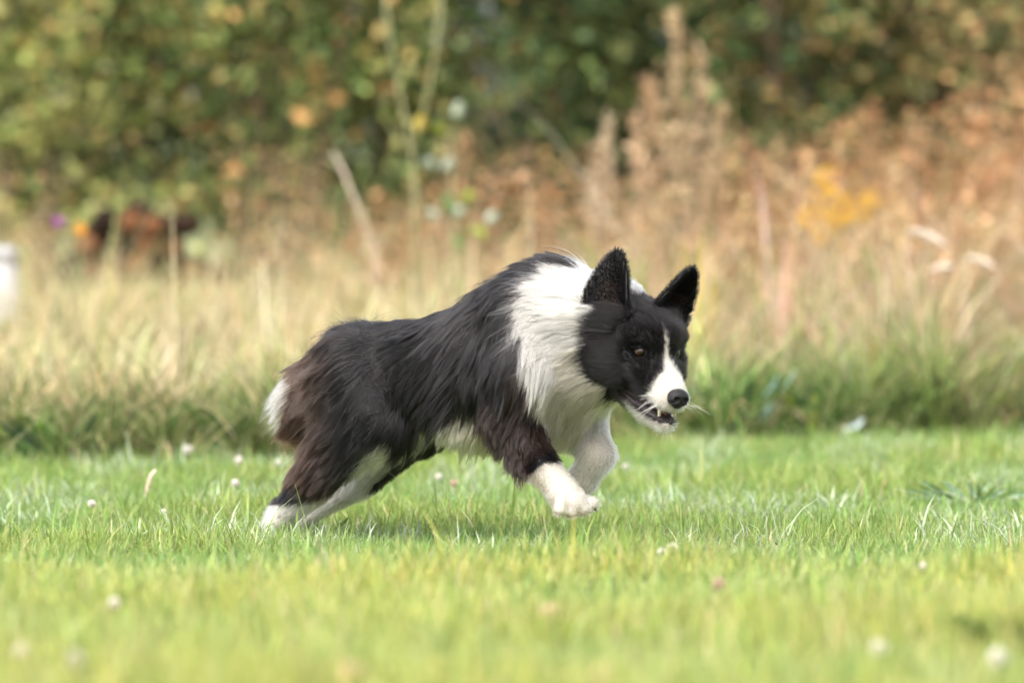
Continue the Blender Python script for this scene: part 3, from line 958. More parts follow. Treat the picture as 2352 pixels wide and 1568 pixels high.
    # ============================================================== leaf clouds and plants
    def leaves(P, size, up, cols, r=rng, asp=.62, droop=.5):
        """folded four-point leaves at P; returns verts, tris, cols"""
        n = len(P)
        a = r.normal(0, 1, (n, 3)); a[:, 2] = a[:, 2] * .6 - droop + up
        a = nrm(a)
        b_ = nrm(np.cross(a, r.normal(0, 1, (n, 3))))
        c_ = np.cross(a, b_)
        s_ = size[:, None]
        base = P; tip = P + a * s_
        m1 = P + a * s_ * .45 + b_ * s_ * asp / 2 + c_ * s_ * .10
        m2 = P + a * s_ * .45 - b_ * s_ * asp / 2 + c_ * s_ * .10
        V = np.stack([base, m1, tip, m2], 1).reshape(-1, 3)
        o = np.arange(n)[:, None] * 4
        T = np.concatenate([o + [0, 1, 2], o + [0, 2, 3]])
        C = np.repeat(cols, 4, 0)
        return V, T, C

    m_bark = plain('bark_grey_brown', (.115, .085, .058), .85, .15, .45, 40, .6)
    m_twig = plain('twig_brown', (.16, .105, .065), .8, .15, .3, 60)

    def shrub(name, px, d, width, top, pal, wts, label, nleaf, leaf=.040, stems=5, trunk=.014, low=.12, seed=1, stem_mat=None, dens_bias=0.0, group='shrubs of the hedge'):
        """a bush: several leaning stems that fork, leaves in clumps round the twigs"""
        r = np.random.default_rng(seed)
        X = at(px, 400, d - D)[0]
        root = empty(name, (X, d - D, 0)); tag(root, label, 'bush', group)
        VV = []; FF = []; tipsP = []
        o = 0
        for i in range(stems):
            a = r.uniform(0, 6.28); sp = width * .5 * r.uniform(.2, 1.0)
            hgt = top * r.uniform(.72, 1.0)
            p0 = np.array([r.normal(0, .05), r.normal(0, .05), -.02])
            p3 = np.array([math.cos(a) * sp, math.sin(a) * sp * .6, hgt])
            pth = [p0 + (p3 - p0) * t + np.array([math.sin(3 * t + a), math.cos(2.3 * t + a), 0]) * .05 * t + np.array([0, 0, .12 * top * math.sin(math.pi * t)]) for t in np.linspace(0, 1, 8)]
            v, f = tube(pth, np.linspace(trunk, trunk * .25, 8), 7)
            VV += list(v); FF += [tuple(k + o for k in q) for q in f]; o = len(VV)
            for j in range(7):
                t = r.uniform(.12, .95); q = pth[int(t * 7)]
                dr = nrm(np.array([r.normal(), r.normal() * .7, r.uniform(.0, .8)])); ln = r.uniform(.2, .45) * width
                pp = [q, q + dr * ln * .5 + [0, 0, .03], q + dr * ln]
                v, f = tube(pp, [trunk * .4, trunk * .28, trunk * .1], 5)
                VV += list(v); FF += [tuple(k + o for k in q_) for q_ in f]; o = len(VV)
                for tt in (.35, .6, .85, 1.0): tipsP.append(q + dr * ln * tt)
            for t in (.35, .5, .65, .8, .9, 1.0): tipsP.append(np.array(pth[min(7, int(t * 7))]))
        new_mesh('trunk', VV, FF, stem_mat or m_bark, root)
        tipsP = np.array(tipsP)
        # extra clumps fill the outline unevenly
        nx = int(len(tipsP) * .9)
        e1 = np.stack([r.normal(0, .30, nx) * width, r.normal(0, .22, nx) * width, low * top + (1 - low) * top * r.random(nx) ** (.9 - dens_bias)], 1)
        cl = np.concatenate([tipsP, e1])
        cl = cl[(cl[:, 2] > low * top * .8)]
        ci = r.integers(0, len(cl), nleaf)
        LP = cl[ci] + r.normal(0, .055, (nleaf, 3)) * np.array([1, 1, 1.15])
        LP[:, 2] = np.maximum(LP[:, 2], .03)
        tone = r.lognormal(0, .42, len(cl))[ci][:, None]
        p_ = np.array(pal); cols = p_[r.choice(len(p_), nleaf, p=np.array(wts) / np.sum(wts))]
        # each clump has its own random tone
        cols = cols * tone * r.lognormal(0, .12, (nleaf, 1))
        V, T, C = leaves(LP, leaf * r.lognormal(0, .25, nleaf), .15, np.clip(cols, .004, .8), r)
        new_mesh('crown', V, T, m_leaf, root, False, C)['kind'] = 'stuff'
        return root

    G_MID = [(.075, .115, .035), (.11, .15, .045), (.17, .20, .07), (.045, .075, .028), (.30, .23, .09), (.30, .17, .07)]
    G_YEL = [(.15, .185, .055), (.20, .22, .075), (.10, .135, .045), (.29, .28, .115), (.36, .26, .10), (.28, .28, .16)]
    G_DRK = [(.035, .060, .024), (.055, .085, .030), (.080, .11, .036), (.12, .14, .05), (.24, .15, .06), (.022, .04, .020)]
    G_OLV = [(.12, .125, .05), (.085, .10, .038), (.17, .155, .07), (.24, .17, .085), (.055, .07, .028), (.34, .20, .10)]
    G_MID = [tuple(min(.6, c * k_) for c, k_ in zip(p, (1.42, 1.36, 1.25))) for p in G_MID]; G_YEL = [tuple(min(.6, c * k_) for c, k_ in zip(p, (1.42, 1.38, 1.25))) for p in G_YEL]; G_OLV = [tuple(c * k_ for c, k_ in zip(p, (1.32, 1.24, 1.15))) for p in G_OLV]; G_DRK = [tuple(c * k_ for c, k_ in zip(p, (1.25, 1.28, 1.15))) for p in G_DRK]
    specs = [
        # px, d, width, top, palette, weights, label, leaves, seed
        (60, 18.0, .95, 1.9, G_YEL, [22, 20, 20, 14, 14, 10], 'yellow-green leafy bush with orange leaves at the far left of the hedge', 6500, 21),
        (330, 18.3, .90, 2.1, G_MID, [24, 22, 18, 16, 11, 9], 'mid green bush with bare grey-brown stems left of the forked stem', 5200, 22),
        (640, 18.0, .95, 2.0, G_MID, [26, 22, 14, 20, 10, 8], 'green bush behind the leaning pale stalk', 6000, 23),
        (890, 18.6, .85, 2.2, G_YEL, [24, 22, 26, 14, 8, 6], 'light green bush behind the tall forked stem', 5600, 24),
        (1190, 18.2, .95, 2.0, G_DRK, [24, 24, 20, 12, 14, 6], 'dark green bush in the middle of the hedge, left of the brown spires', 6500, 25),
        (1480, 18.8, .95, 2.1, G_DRK, [22, 24, 22, 16, 12, 4], 'dark green bush straight behind the brown spires', 6500, 26),
        (1800, 18.2, .95, 2.0, G_DRK, [20, 22, 20, 14, 20, 4], 'dark green bush with rusty leaves right of the brown spires', 6500, 27),
        (2110, 18.4, .95, 2.1, G_OLV, [24, 20, 20, 14, 14, 8], 'olive green bush behind the yellow flower clump', 6500, 28),
        (2380, 18.0, .90, 2.0, G_OLV, [24, 20, 18, 16, 10, 12], 'olive brown bush at the far right of the hedge', 5600, 29),
    ]
    for (px, d, wd, tp_, pal, wt, lab, nl, sd) in specs:
        shrub('bush', px, d, wd, tp_, pal, wt, lab, nl, seed=sd)
    # second row that closes the gaps, leaf colours darkened as painted shade
    backs = [(-120, 'dark bush behind the hedge at the far left edge'), (240, 'dark bush filling the gap behind the grey-brown stems'), (620, 'dark bush behind the green bush of the leaning stalk'), (1010, 'dark bush behind the light green bush'), (1380, 'dark bush deep behind the brown spires'), (1740, 'dark bush behind the rusty-leaved bush'), (2120, 'dark bush behind the olive green bush'), (2480, 'dark bush behind the hedge at the far right edge')]
    backs += [(-560, 'dark bush continuing the hedge beyond the left edge'), (2920, 'dark bush continuing the hedge beyond the right edge')]
    for i, (px, lab) in enumerate(backs):
        shrub('bush', px, 20.3 + .3 * (i % 2), 1.35, 2.6, [tuple(c * .6 for c in p) for p in G_DRK], [28, 30, 20, 10, 3, 9], lab, 6500, leaf=.060, seed=60 + i, trunk=.02, group='dark shrubs behind the hedge')

    # ---- dried weeds
    def weed(name, px, top_py, d, pal, label, group, seed, nl=170, spread=.10, leaf=.020, lean=0.0, stems=4, stem_col=m_twig, cat='weed', low=.25):
        r = np.random.default_rng(seed)
        tip = at(px, top_py, d - D); X = tip[0]; ht = tip[2]
        root = empty(name, (X, d - D, 0)); tag(root, label, cat, group)
        VV = []; FF = []; o = 0; LP = []
        for i in range(stems):
            a = r.uniform(0, 6.28); sp = spread * r.uniform(.15, 1); hh = ht * (1 if i == 0 else r.uniform(.65, .95))
            top_ = np.array([math.cos(a) * sp + lean * hh, math.sin(a) * sp * .7, hh])
            pth = [np.array([r.normal(0, .01), r.normal(0, .01), -.02]) * (1 - t) + top_ * t + np.array([math.sin(4 * t + i), 0, 0]) * .012 * t for t in np.linspace(0, 1, 6)]
            v, f = tube(pth, np.linspace(.0032, .0012, 6), 5)
            VV += list(v); FF += [tuple(k + o for k in q) for q in f]; o = len(VV)
            for j in range(nl // stems):
                t = low + (1 - low) * r.random() ** .8
                q = pth[0] * (1 - t) + top_ * t
                LP.append(q + r.normal(0, .022 + .03 * (1 - t), 3))
        new_mesh('stem', VV, FF, stem_col, root)
        LP = np.array(LP); m = len(LP)
        p_ = np.array(pal); cols = p_[r.integers(0, len(p_), m)] * r.lognormal(0, .2, (m, 1))
        V, T, C = leaves(LP, leaf * r.lognormal(0, .3, m), .5, np.clip(cols, .005, .8), r, .5)
        new_mesh('foliage', V, T, m_leaf, root, False, C)['kind'] = 'stuff'
        return root

    _b = lambda p: [tuple(min(.75, c * k_) for c, k_ in zip(q, (1.28, 1.16, 1.0))) for q in p]
    RUST = [(.34, .17, .085), (.42, .24, .13), (.27, .135, .07), (.48, .31, .19), (.22, .15, .08)]
    TANW = [(.47, .34, .21), (.40, .27, .155), (.54, .42, .28), (.33, .23, .12), (.26, .22, .10)]
    PINK = [(.45, .30, .20), (.50, .35, .25), (.36, .23, .14), (.24, .20, .09), (.42, .25, .14)]
    RUST, TANW, PINK = [tuple(c * k_ for c, k_ in zip(q, (.90, .88, .84))) for q in _b(RUST)], _b(TANW), _b(PINK)
    rr_ = random.Random(9)
    ORD = ['first', 'second', 'third', 'fourth', 'fifth', 'sixth', 'seventh', 'eighth', 'ninth', 'tenth', 'eleventh', 'twelfth', 'thirteenth', 'fourteenth', 'fifteenth', 'sixteenth', 'seventeenth', 'eighteenth', 'nineteenth', 'twentieth', 'twenty-first', 'twenty-second', 'twenty-third', 'twenty-fourth', 'twenty-fifth', 'twenty-sixth']
    for i, px in enumerate(sorted(1660 + i * 29 + rr_.uniform(-16, 16) for i in range(26))):          # rusty stand on the right
        tpy = np.interp(px, [1660, 1800, 1950, 2100, 2250, 2400], [330, 310, 300, 230, 200, 60]) + rr_.uniform(-25, 60)
        weed('dry_weed', px, tpy, rr_.uniform(15.6, 17.2), RUST if i % 3 else TANW, 'rusty brown weed, %s from the left in the stand right of the spires' % ORD[i], 'rusty dried weeds on the right', 200 + i, 270, .10, .024)
    for i, px in enumerate(sorted(1420 + i * 41 + rr_.uniform(-20, 20) for i in range(24))):          # lower tan weeds in front of them
        weed('dry_weed', px, np.interp(px, [1420, 1800, 2400], [440, 430, 400]) + rr_.uniform(-40, 70), rr_.uniform(14.2, 15.6), TANW, 'pale tan dried weed, %s from the left in the straw before the rusty weeds' % ORD[i], 'pale tan weeds on the right', 300 + i, 150, .08, .018)
    for i, px in enumerate(sorted(850 + i * 29 + rr_.uniform(-14, 14) for i in range(20))):          # pinkish weeds in the middle
        tpy = np.interp(px, [850, 960, 1060, 1150, 1260, 1400], [400, 380, 280, 270, 320, 330]) + rr_.uniform(-15, 90)
        weed('dry_weed', px, tpy, rr_.uniform(15.2, 16.8), PINK if i % 2 else RUST, 'pinkish brown weed, %s from the left between the leaning stalk and the brown spires' % ORD[i], 'pinkish dried weeds in the middle', 400 + i, 150, .08)
    lefts = sorted(p for p in (20 + i * 38 + rr_.uniform(-20, 20) for i in range(22)) if not 110 < p < 500)
    for i, px in enumerate(lefts):          # sparse brown stems on the left
        weed('dry_weed', px, rr_.uniform(300, 500), rr_.uniform(16.0, 17.2), PINK + [(.14, .15, .05)], 'thin brownish weed before the hedge, %s from the left, left of the leaning stalk' % ORD[i], 'thin weeds on the left', 500 + i, 130, .07, .020)

    # ---- feathery brown spires
    def spire(px, top_py, px0, d, label, seed, fat=.045, col=(.56, .42, .25)):
        r = np.random.default_rng(seed)
        tip = at(px, top_py, d - D); b0 = at(px0, 700, d - D)[0]
        root = empty('plume_plant', (b0, d - D, 0)); tag(root, label, 'plant', 'feathery brown spires')
        top_ = np.array([tip[0] - b0, 0, tip[2]])
        pth = [top_ * t + np.array([.015 * math.sin(3 * t), 0, -.02 * (1 - t)]) for t in np.linspace(0, 1, 9)]
        v, f = tube(pth, np.linspace(.005, .0012, 9), 6)
        new_mesh('stem', v, f, m_twig, root)
        LPs = []; V2 = []; F2 = []; o = 0
        for k in range(64):
            tb = .30 + .68 * r.random() ** .9; an = r.uniform(0, 6.28)
            ln = fat * 2.3 * np.interp(tb, [.3, .5, .7, .88, 1], [.75, 1, .70, .34, .12]) * r.uniform(.6, 1.25)
            q0 = top_ * tb; sp_ = r.uniform(.12, .75)
            dr = np.array([math.cos(an) * sp_, math.sin(an) * sp_, 1.0]); dr /= np.linalg.norm(dr)
            q1 = q0 + dr * ln + np.array([math.cos(an), math.sin(an), -.3]) * ln * .12
            vv, ff = tube([q0, (q0 + q1) / 2 + np.array([0, 0, .04]) * ln, q1], [.0016, .0011, .0005], 4)
            V2 += list(vv); F2 += [tuple(x + o for x in fc) for fc in ff]; o = len(V2)
            for m_ in range(11):
                u_ = r.uniform(.15, 1.02); LPs.append(q0 + (q1 - q0) * u_ + r.normal(0, .0045, 3))
        LPs = np.array(LPs); n = len(LPs)
        cols = np.minimum(.8, np.array(col) * 1.12) * r.lognormal(-.03, .22, (n, 1))
        V, T, C = leaves(LPs, .017 * r.lognormal(0, .3, n), 1.2, cols, r, .35)
        new_mesh('branch', V2, F2, m_twig, root)
        new_mesh('plume', V, T, m_leaf, root, False, C)['kind'] = 'stuff'
    spire(1548, 18, 1560, 15.4, 'tallest and slimmest feathery brown spire reaching the top of the picture', 601, .055)
    spire(1612, 120, 1580, 15.5, 'broad feathery brown spire just right of the tallest one', 602, .050, (.58, .42, .27))
    spire(1490, 165, 1545, 15.6, 'feathery reddish brown spire just left of the tallest one', 603, .038, (.54, .37, .22))
    spire(1395, 270, 1350, 15.2, 'short pale feathery spire farthest left of the group', 604, .045, (.56, .44, .30))
    spire(1655, 235, 1610, 15.7, 'short feathery spire farthest right of the group', 605, .035)
    spire(1455, 250, 1520, 15.0, 'short leaning feathery spire between the pale one and the reddish one', 606, .030, (.56, .40, .25))

    # ---- single stalks
    m_stalk = plain('stalk_pale', (.50, .40, .33), .7, .2, .25, 50)
    m_gstem = plain('stem_pale_green', (.25, .25, .12), .6, .25, .3, 30)
    def stalk(name, pts, d, rads, mat, label, cat='stalk', leaf=None):
        base = at(pts[-1][0], pts[-1][1], d - D); X = base[0]
        root = empty(name, (X, d - D, 0)); tag(root, label, cat)
        P = [at(px, py, d - D) - np.array([X, d - D, 0]) for px, py in pts]
        P.append(np.array([P[-1][0] + .01, 0, -.02]))
        v, f = tube(P, list(rads) + [rads[-1]], 8)
        new_mesh('stem', v, f, mat, root)
        return root, P
    stalk('leaning_stalk', [(764, 348), (790, 395), (815, 460), (840, 520), (862, 572)], 14.2, [.0015, .0038, .0028, .0024, .0026], m_stalk, 'pale dry stalk leaning to the left in front of the green bush')
    rt, P_ = stalk('forked_stem', [(880, -60), (895, 90), (925, 250), (945, 340), (952, 430), (955, 620)], 15.0, [.003, .004, .0045, .005, .005, .005], m_gstem, 'tall pale green forked stem left of the picture middle', 'plant')
    fk = [at(px, py, 15.0 - D) - np.array([rt.location.x, 15.0 - D, 0]) for px, py in ((1020, -60), (1000, 120), (972, 260), (948, 350))]
    v, f = tube(fk, [.003, .0035, .004, .004], 8); new_mesh('side_stem', v, f, m_gstem, rt)
    fk = [at(px, py, 15.0 - D) - np.array([rt.location.x, 15.0 - D, 0]) for px, py in ((915, 200), (870, 240), (900, 300), (945, 352))]
    v, f = tube(fk, [.002, .003, .004, .004], 8); new_mesh('side_stem', v, f, m_gstem, rt)
    r = np.random.default_rng(77)
    LP = np.array([at(r.uniform(870, 1030), r.uniform(0, 330), 15.0 - D) for _ in range(46)]) - np.array([rt.location.x, 0, 0]) - np.array([0, 15.0 - D, 0]) + r.normal(0, .015, (46, 3))
    V, T, C = leaves(LP, .035 * r.lognormal(0, .25, 46), 0, np.array([[.28, .27, .09]]) * r.lognormal(0, .25, (46, 1)), r)
    new_mesh('foliage', V, T, m_leaf, rt, False, C)

    # ---- broad-leaved plants: one object per big leaf
    def big_leaf(root, base, tip, wd, col_mat, curl=.15):
        """one blade-shaped leaf as its own part"""
        ax = tip - base; L = np.linalg.norm(ax); ax /= L
        sd = nrm(np.cross(ax, np.array([.25, 1.0, .1]))); nn = np.cross(sd, ax)
        V = []; Fc = []
        for i, t in enumerate((0, .2, .45, .7, .9, 1)):
            w_ = wd * [.12, .75, 1, .8, .35, .02][i] / 2; bow = curl * L * math.sin(math.pi * t)
            c = base + ax * L * t + nn * bow
            V += [c - sd * w_ + nn * w_ * .35, c, c + sd * w_ + nn * w_ * .35]
        for i in range(5):
            a = i * 3; Fc += [(a, a + 1, a + 4, a + 3), (a + 1, a + 2, a + 5, a + 4)]
        o = new_mesh('leaf', V, Fc, col_mat, root)
        so = o.modifiers.new('thick', 'SOLIDIFY'); so.thickness = .0006
        return o
    def leafmat(name, col, rough=.45):
        m = plain(name, col, rough, .3, .3, 25)
        b_ = m.node_tree.nodes['Principled BSDF']
        tr = m.node_tree.nodes.new('ShaderNodeBsdfTranslucent'); tr.inputs['Color'].default_value = (*col, 1)
        mx = m.node_tree.nodes.new('ShaderNodeMixShader'); mx.inputs[0].default_value = .3
        m.node_tree.links.new(b_.outputs[0], mx.inputs[1]); m.node_tree.links.new(tr.outputs[0], mx.inputs[2])
        m.node_tree.links.new(mx.outputs[0], m.node_tree.nodes['Material Output'].inputs['Surface'])
        return m
    M_G = leafmat('leaf_green', (.085, .16, .035)); M_GD = leafmat('leaf_dark_green', (.030, .070, .026)); M_GY = leafmat('leaf_yellow_green', (.27, .34, .045))
    M_PALE = leafmat('leaf_silvery', (.50, .56, .44)); M_BRT = leafmat('leaf_bright_green', (.20, .36, .035)); M_BLU = leafmat('leaf_blue_green', (.36, .52, .42))
    M_YEL = leafmat('leaf_yellow', (.66, .50, .11)); M_DRYW = leafmat('leaf_dry_white', (.68, .58, .47)); M_DRYP = leafmat('leaf_dry_pink', (.46, .30, .21))
    def leafplant(name, px, py, d, spec, label, group=None, cat='plant', seed=0):
        """spec: list of (base dx, tip dx, tip height, width, material)"""
        r = np.random.default_rng(seed)
        X = at(px, py, d - D)[0]; Y = d - D
        root = empty(name, (X, Y, float(gz(X, Y)))); tag(root, label, cat, group)
        for (bx, tx, th_, wd, mt) in spec:
            b0 = np.array([bx, r.normal(0, .012), -.005]); t0 = np.array([tx, r.normal(-.01, .03), th_])
            big_leaf(root, b0, t0, wd, mt, r.uniform(.05, .22))
        return root
    def fan(n, spread, h0, h1, w, mats, seed):
        r = np.random.default_rng(seed)
        return [(r.normal(0, .012), r.uniform(-spread, spread), r.uniform(h0, h1), w * r.uniform(.7, 1.2), mats[r.integers(0, len(mats))]) for _ in range(n)]
    leafplant('grass_tuft', 1400, 560, 13.0, fan(9, .09, .28, .43, .010, [M_BRT, M_GY], 1), 'tuft of bright green blades rising behind the dog\'s neck', seed=1)
    leafplant('grass_tuft', 1590, 560, 13.2, fan(9, .07, .28, .43, .011, [M_YEL, M_GY, M_YEL], 2), 'tuft of yellow blades rising behind the dog\'s far ear', seed=2)
    # silvery-leaved plant beside the forked stem
    sp = leafplant('silver_leaf_plant', 1035, 500, 15.0, [], 'leafy plant with silvery white leaf undersides right of the forked stem', seed=3)
    v, f = tube([np.array([0, 0, -.02]), np.array([.01, 0, .25]), np.array([0, 0, .66])], [.004, .003, .0015], 6); new_mesh('stem', v, f, m_gstem, sp)
    for (px, py, dx, dz, mt) in ((1042, 250, .02, .045, M_PALE), (1020, 290, -.03, .03, M_GY), (1000, 365, -.035, .02, M_PALE), (1015, 370, .03, .03, M_PALE), (1035, 420, -.02, -.045, M_G), (1020, 430, .02, -.05, M_G), (1010, 480, -.04, .015, M_PALE), (1035, 475, .035, .02, M_PALE), (1115, 490, .03, .025, M_PALE), (1060, 440, .035, .02, M_GY), (1040, 510, .02, -.05, M_G), (1075, 505, .05, -.02, M_GY), (955, 285, .02, .05, M_YEL)):
        b0 = at(px, py, 15.0 - D) - np.array([sp.location.x, sp.location.y, 0])
        big_leaf(sp, b0, b0 + np.array([dx, -.02, dz]), .030, mt)
    # broad-leaved weeds along the lawn edge
    edgew = [(1640, 980, 12, [M_GD, M_GD, M_G], .10, 'dark green broad-leaved weed at the lawn edge right of the dog\'s muzzle'), (1700, 985, 14, [M_GD, M_BLU, M_G], .13, 'tall dark weed with narrow bluish leaves right of the dog\'s nose'), (1780, 985, 12, [M_GD, M_G], .11, 'dark leafy weed at the lawn edge left of the pale scrap'),
             (1870, 965, 9, [M_GY, M_G], .12, 'yellow-green leafy weed just left above the pale scrap'), (2080, 960, 12, [M_G, M_GD, M_GY], .11, 'mixed green leafy weed right of the pale scrap'), (2150, 955, 11, [M_GD, M_G, M_BLU], .12, 'dark bushy weed third from the right edge of the lawn border'), (2240, 950, 10, [M_G, M_GY], .09, 'low light green weed second from the right edge of the lawn border'), (2320, 945, 12, [M_BRT, M_G], .08, 'bright green low weed at the right end of the lawn border'),
             (40, 1030, 12, [M_BRT, M_G, M_GY], .10, 'bright green leafy weed at the left end of the lawn border'), (120, 1035, 10, [M_G, M_GD], .09, 'dark green low weed beside the bright one at the left border'), (520, 1020, 10, [M_GD, M_G], .10, 'dark green weed at the lawn edge left of the dog\'s tail'), (600, 1015, 8, [M_G, M_GY], .08, 'small green weed at the lawn edge just left of the dog\'s tail')]
    for i, (px, py, n, mats, hh, lab) in enumerate(edgew):
        g = on_ground(px, py); d = float(edge(np.array(g[0]))) + .14
        leafplant('broadleaf_weed', px, py, d, fan(n * 3, .12, hh * .15, hh * 1.25, .019, mats + [M_G], 30 + i), lab, 'leafy weeds along the lawn edge', 'weed', seed=40 + i)
    # yellow-green long leaf arching over the border
    leafplant('arching_leaf_plant', 1995, 900, 12.7, [(-.02, -.05, .17, .018, M_GY), (.02, .05, .12, .016, M_GY), (0, .01, .20, .012, M_YEL)], 'plant with long arching yellow leaves above the pale scrap', seed=61)
    for (px, py, dx, dz, wd, lab) in ((2130, 545, .045, -.018, .022, 'long white dry leaf slanting in the straw below the yellow flowers'), (2255, 603, .035, -.012, .024, 'short white dry leaf in the straw, right of the long slanting one'), (2165, 615, .028, .004, .018, 'small white dry leaf just below the long slanting one')):
        p = at(px, py, 13.2 - D)
        ro = empty('dry_leaf', (p[0], p[1], p[2])); tag(ro, lab, 'leaf', 'white dry leaves caught in the straw')
        big_leaf(ro, np.array([-dx, 0, -dz]), np.array([dx, 0, dz]), wd, M_DRYW)
        v, f = tube([np.array([-dx, 0, -dz]), np.array([-dx - .006, .01, -p[2] * .5]), np.array([-dx - .01, .01, -p[2]])], [.0012, .0016, .002], 5)
        new_mesh('stalk', v, f, m_stalk, ro)

    # ---- flowers
    m_petal_w = leafmat('petal_white', (.80, .72, .66)); m_petal_p = leafmat('petal_purple', (.42, .13, .40)); m_petal_o = leafmat('petal_orange', (.85, .36, .015)); m_petal_y = leafmat('petal_yellow', (.80, .47, .04))
    m_petal_k = leafmat('petal_pink', (.66, .42, .36))
    def ball_head(c, R, n, mat, root, r, name='flower_head', up=0.2):
        """dense head of small pointed florets"""
        V = []; Fc = []
        for i in range(n):
            z = 1 - 2 * (i + .5) / n * (1 - up * .4); ph = i * 2.39996
            s_ = math.sqrt(max(0, 1 - z * z)); dr = np.array([math.cos(ph) * s_, math.sin(ph) * s_, z])
            t1 = nrm(np.cross(dr, [.3, .5, .8])); t2 = np.cross(dr, t1)
            R_ = R * r.uniform(.85, 1.12); b0 = c + dr * R * .25; o = len(V); w_ = R * .24
            V += [b0 + t1 * w_ * .4, b0 - t1 * w_ * .4, b0 + t2 * w_ * .4, c + dr * R_ * .8 + t1 * w_, c + dr * R_ * .8 - t1 * w_, c + dr * R_ * .8 + t2 * w_, c + dr * R_]
            Fc += [(o, o + 1, o + 4, o + 3), (o + 1, o + 2, o + 5, o + 4), (o + 2, o, o + 3, o + 5), (o + 3, o + 4, o + 6), (o + 4, o + 5, o + 6), (o + 5, o + 3, o + 6)]
        return new_mesh(name, V, Fc, mat, root)
    clov = [(431, 1033, .0105, 'white clover flower standing tallest, left of the dog\'s tail', 1.0, m_petal_w), (550, 1058, .0095, 'white clover flower right of and below the tallest one', 1.0, m_petal_w), (640, 1063, .008, 'white clover flower closest to the dog\'s hind leg', 1, m_petal_w), (541, 1110, .008, 'small white clover flower below the middle one left of the dog', 1, m_petal_w), (211, 1157, .0075, 'white clover flower at the left, below the curved dry stalk', 1, m_petal_w),
            (1008, 1095, .0075, 'flattish white clover flower under the dog\'s belly', 1, m_petal_w), (1043, 1109, .0070, 'small pinkish clover flower under the dog\'s belly', 1, m_petal_k), (1437, 1071, .0065, 'small white clover flower right of the raised white foreleg', 1, m_petal_w), (1545, 1258, .0090, 'white clover flower in front of the dog, right one of a close pair', 1, m_petal_w), (1522, 1268, .0075, 'white clover flower in front of the dog, left one of a close pair', 1, m_petal_w),
            (2122, 1300, .006, 'small blurred clover flower in the right foreground', 1, m_petal_w), (48, 1500, .0105, 'blurred white clover flower in the lower left corner', 1, m_petal_w), (170, 1515, .0105, 'blurred cream clover flower second from the lower left corner', 1, m_petal_w), (2292, 1512, .0125, 'large blurred white clover flower in the lower right corner', 1, m_petal_w), (1650, 1340, .0085, 'blurred pinkish clover flower in the foreground right of middle', 1, m_petal_k),
            (375, 1175, .006, 'tiny white clover flower by the foot of the curved dry stalk', 1, m_petal_w), (2020, 1490, .010, 'blurred pale clover flower in the foreground left of the dark tuft', 1, m_petal_w), (262, 1385, .0075, 'blurred pale clover flower in the left foreground', 1, m_petal_w)]
    for i, (px, py, R_, lab, _, mt) in enumerate(clov):
        r = np.random.default_rng(700 + i)
        g = on_ground(px, py + 42 if py < 1200 else py + 55)
        c = at(px, py, g[1])
        root = empty('clover_flower', g); tag(root, lab, 'flower', 'clover flowers in the lawn')
        hc = c - g
        v, f = tube([np.array([.004, 0, -.01]), hc * .5 + np.array([.003, 0, 0]), hc], [.0011, .001, .0009], 5); new_mesh('stem', v, f, m_gstem, root)
        ball_head(hc, R_, 46, mt, root, r)
    def daisy_disc(c, R, n, mat, root, r):
        V = [c + np.array([0, 0, .0])]; Fc = []
        for i in range(n):
            a = 2 * math.pi * i / n + r.normal(0, .05); a1 = 2 * math.pi / n * .45
            o = len(V); e1 = lambda aa, rr, y: c + np.array([math.cos(aa) * rr, y, math.sin(aa) * rr])
            V += [c, e1(a - a1, R * .7, -.002), e1(a, R * r.uniform(.92, 1.05), -.004), e1(a + a1, R * .7, -.002)]
            Fc.append((o, o + 1, o + 2, o + 3))
        ob = new_mesh('petal', V, Fc, mat, root); so = ob.modifiers.new('thick', 'SOLIDIFY'); so.thickness = .001
    for (px, py, d, mt, cc, nm, lab) in ((136, 511, 14.0, m_petal_p, (.30, .09, .28), 'thistle_flower', 'single round purple flower in front of the hedge at the left'), (185, 527, 14.0, m_petal_o, (.80, .30, .01), 'orange_flower', 'single round orange flower just right of the purple one')):
        p = at(px, py, d - D); r = np.random.default_rng(px)
        root = empty(nm, (p[0], p[1], 0)); tag(root, lab, 'flower')
        c = np.array([0, 0, p[2]])
        v, f = tube([np.array([.01, 0, -.02]), np.array([.006, 0, p[2] * .5]), c], [.002, .0018, .0014], 6); new_mesh('stem', v, f, m_gstem, root)
        if nm == 'orange_flower':
            daisy_disc(c, .0165, 16, mt, root, r); ball_head(c + np.array([0, -.003, 0]), .006, 20, mt, root, r)
        else:
            ball_head(c, .0155, 70, mt, root, r)
    # goldenrod-like yellow clump
    gr_ = empty('yellow_flower_plant', (at(1945, 480, 14.1 - D)[0], 14.1 - D, 0)); tag(gr_, 'clump of small yellow flowers in the straw on the right', 'flower')
    r = np.random.default_rng(88); V2 = []; F2 = []; o = 0; n_head = 0
    for (px, py, sx, sy, n) in ((1895, 425, 24, 44, 26), (1915, 475, 44, 30, 26), (1955, 478, 44, 28, 32), (2000, 462, 36, 24, 24), (1872, 495, 34, 26, 20), (1925, 510, 44, 22, 16), (1888, 545, 30, 22, 8)):
        for k in range(n):
            p = at(px + r.normal(0, sx * .6), py + r.normal(0, sy * .6), 14.1 - D + r.normal(0, .03)) - np.array([gr_.location.x, gr_.location.y, 0])
            ball_head(p, .0085 * r.uniform(.7, 1.2), 9, m_petal_y, gr_, r, 'flower')
        p0 = at(px, py, 14.1 - D) - np.array([gr_.location.x, gr_.location.y, 0])
        v, f = tube([p0 * np.array([.5, 1, 0]) + np.array([0, 0, -.02]), p0 * np.array([.8, 1, .6]), p0], [.0025, .002, .001], 5)
        new_mesh('stem', v, f, m_gstem, gr_)

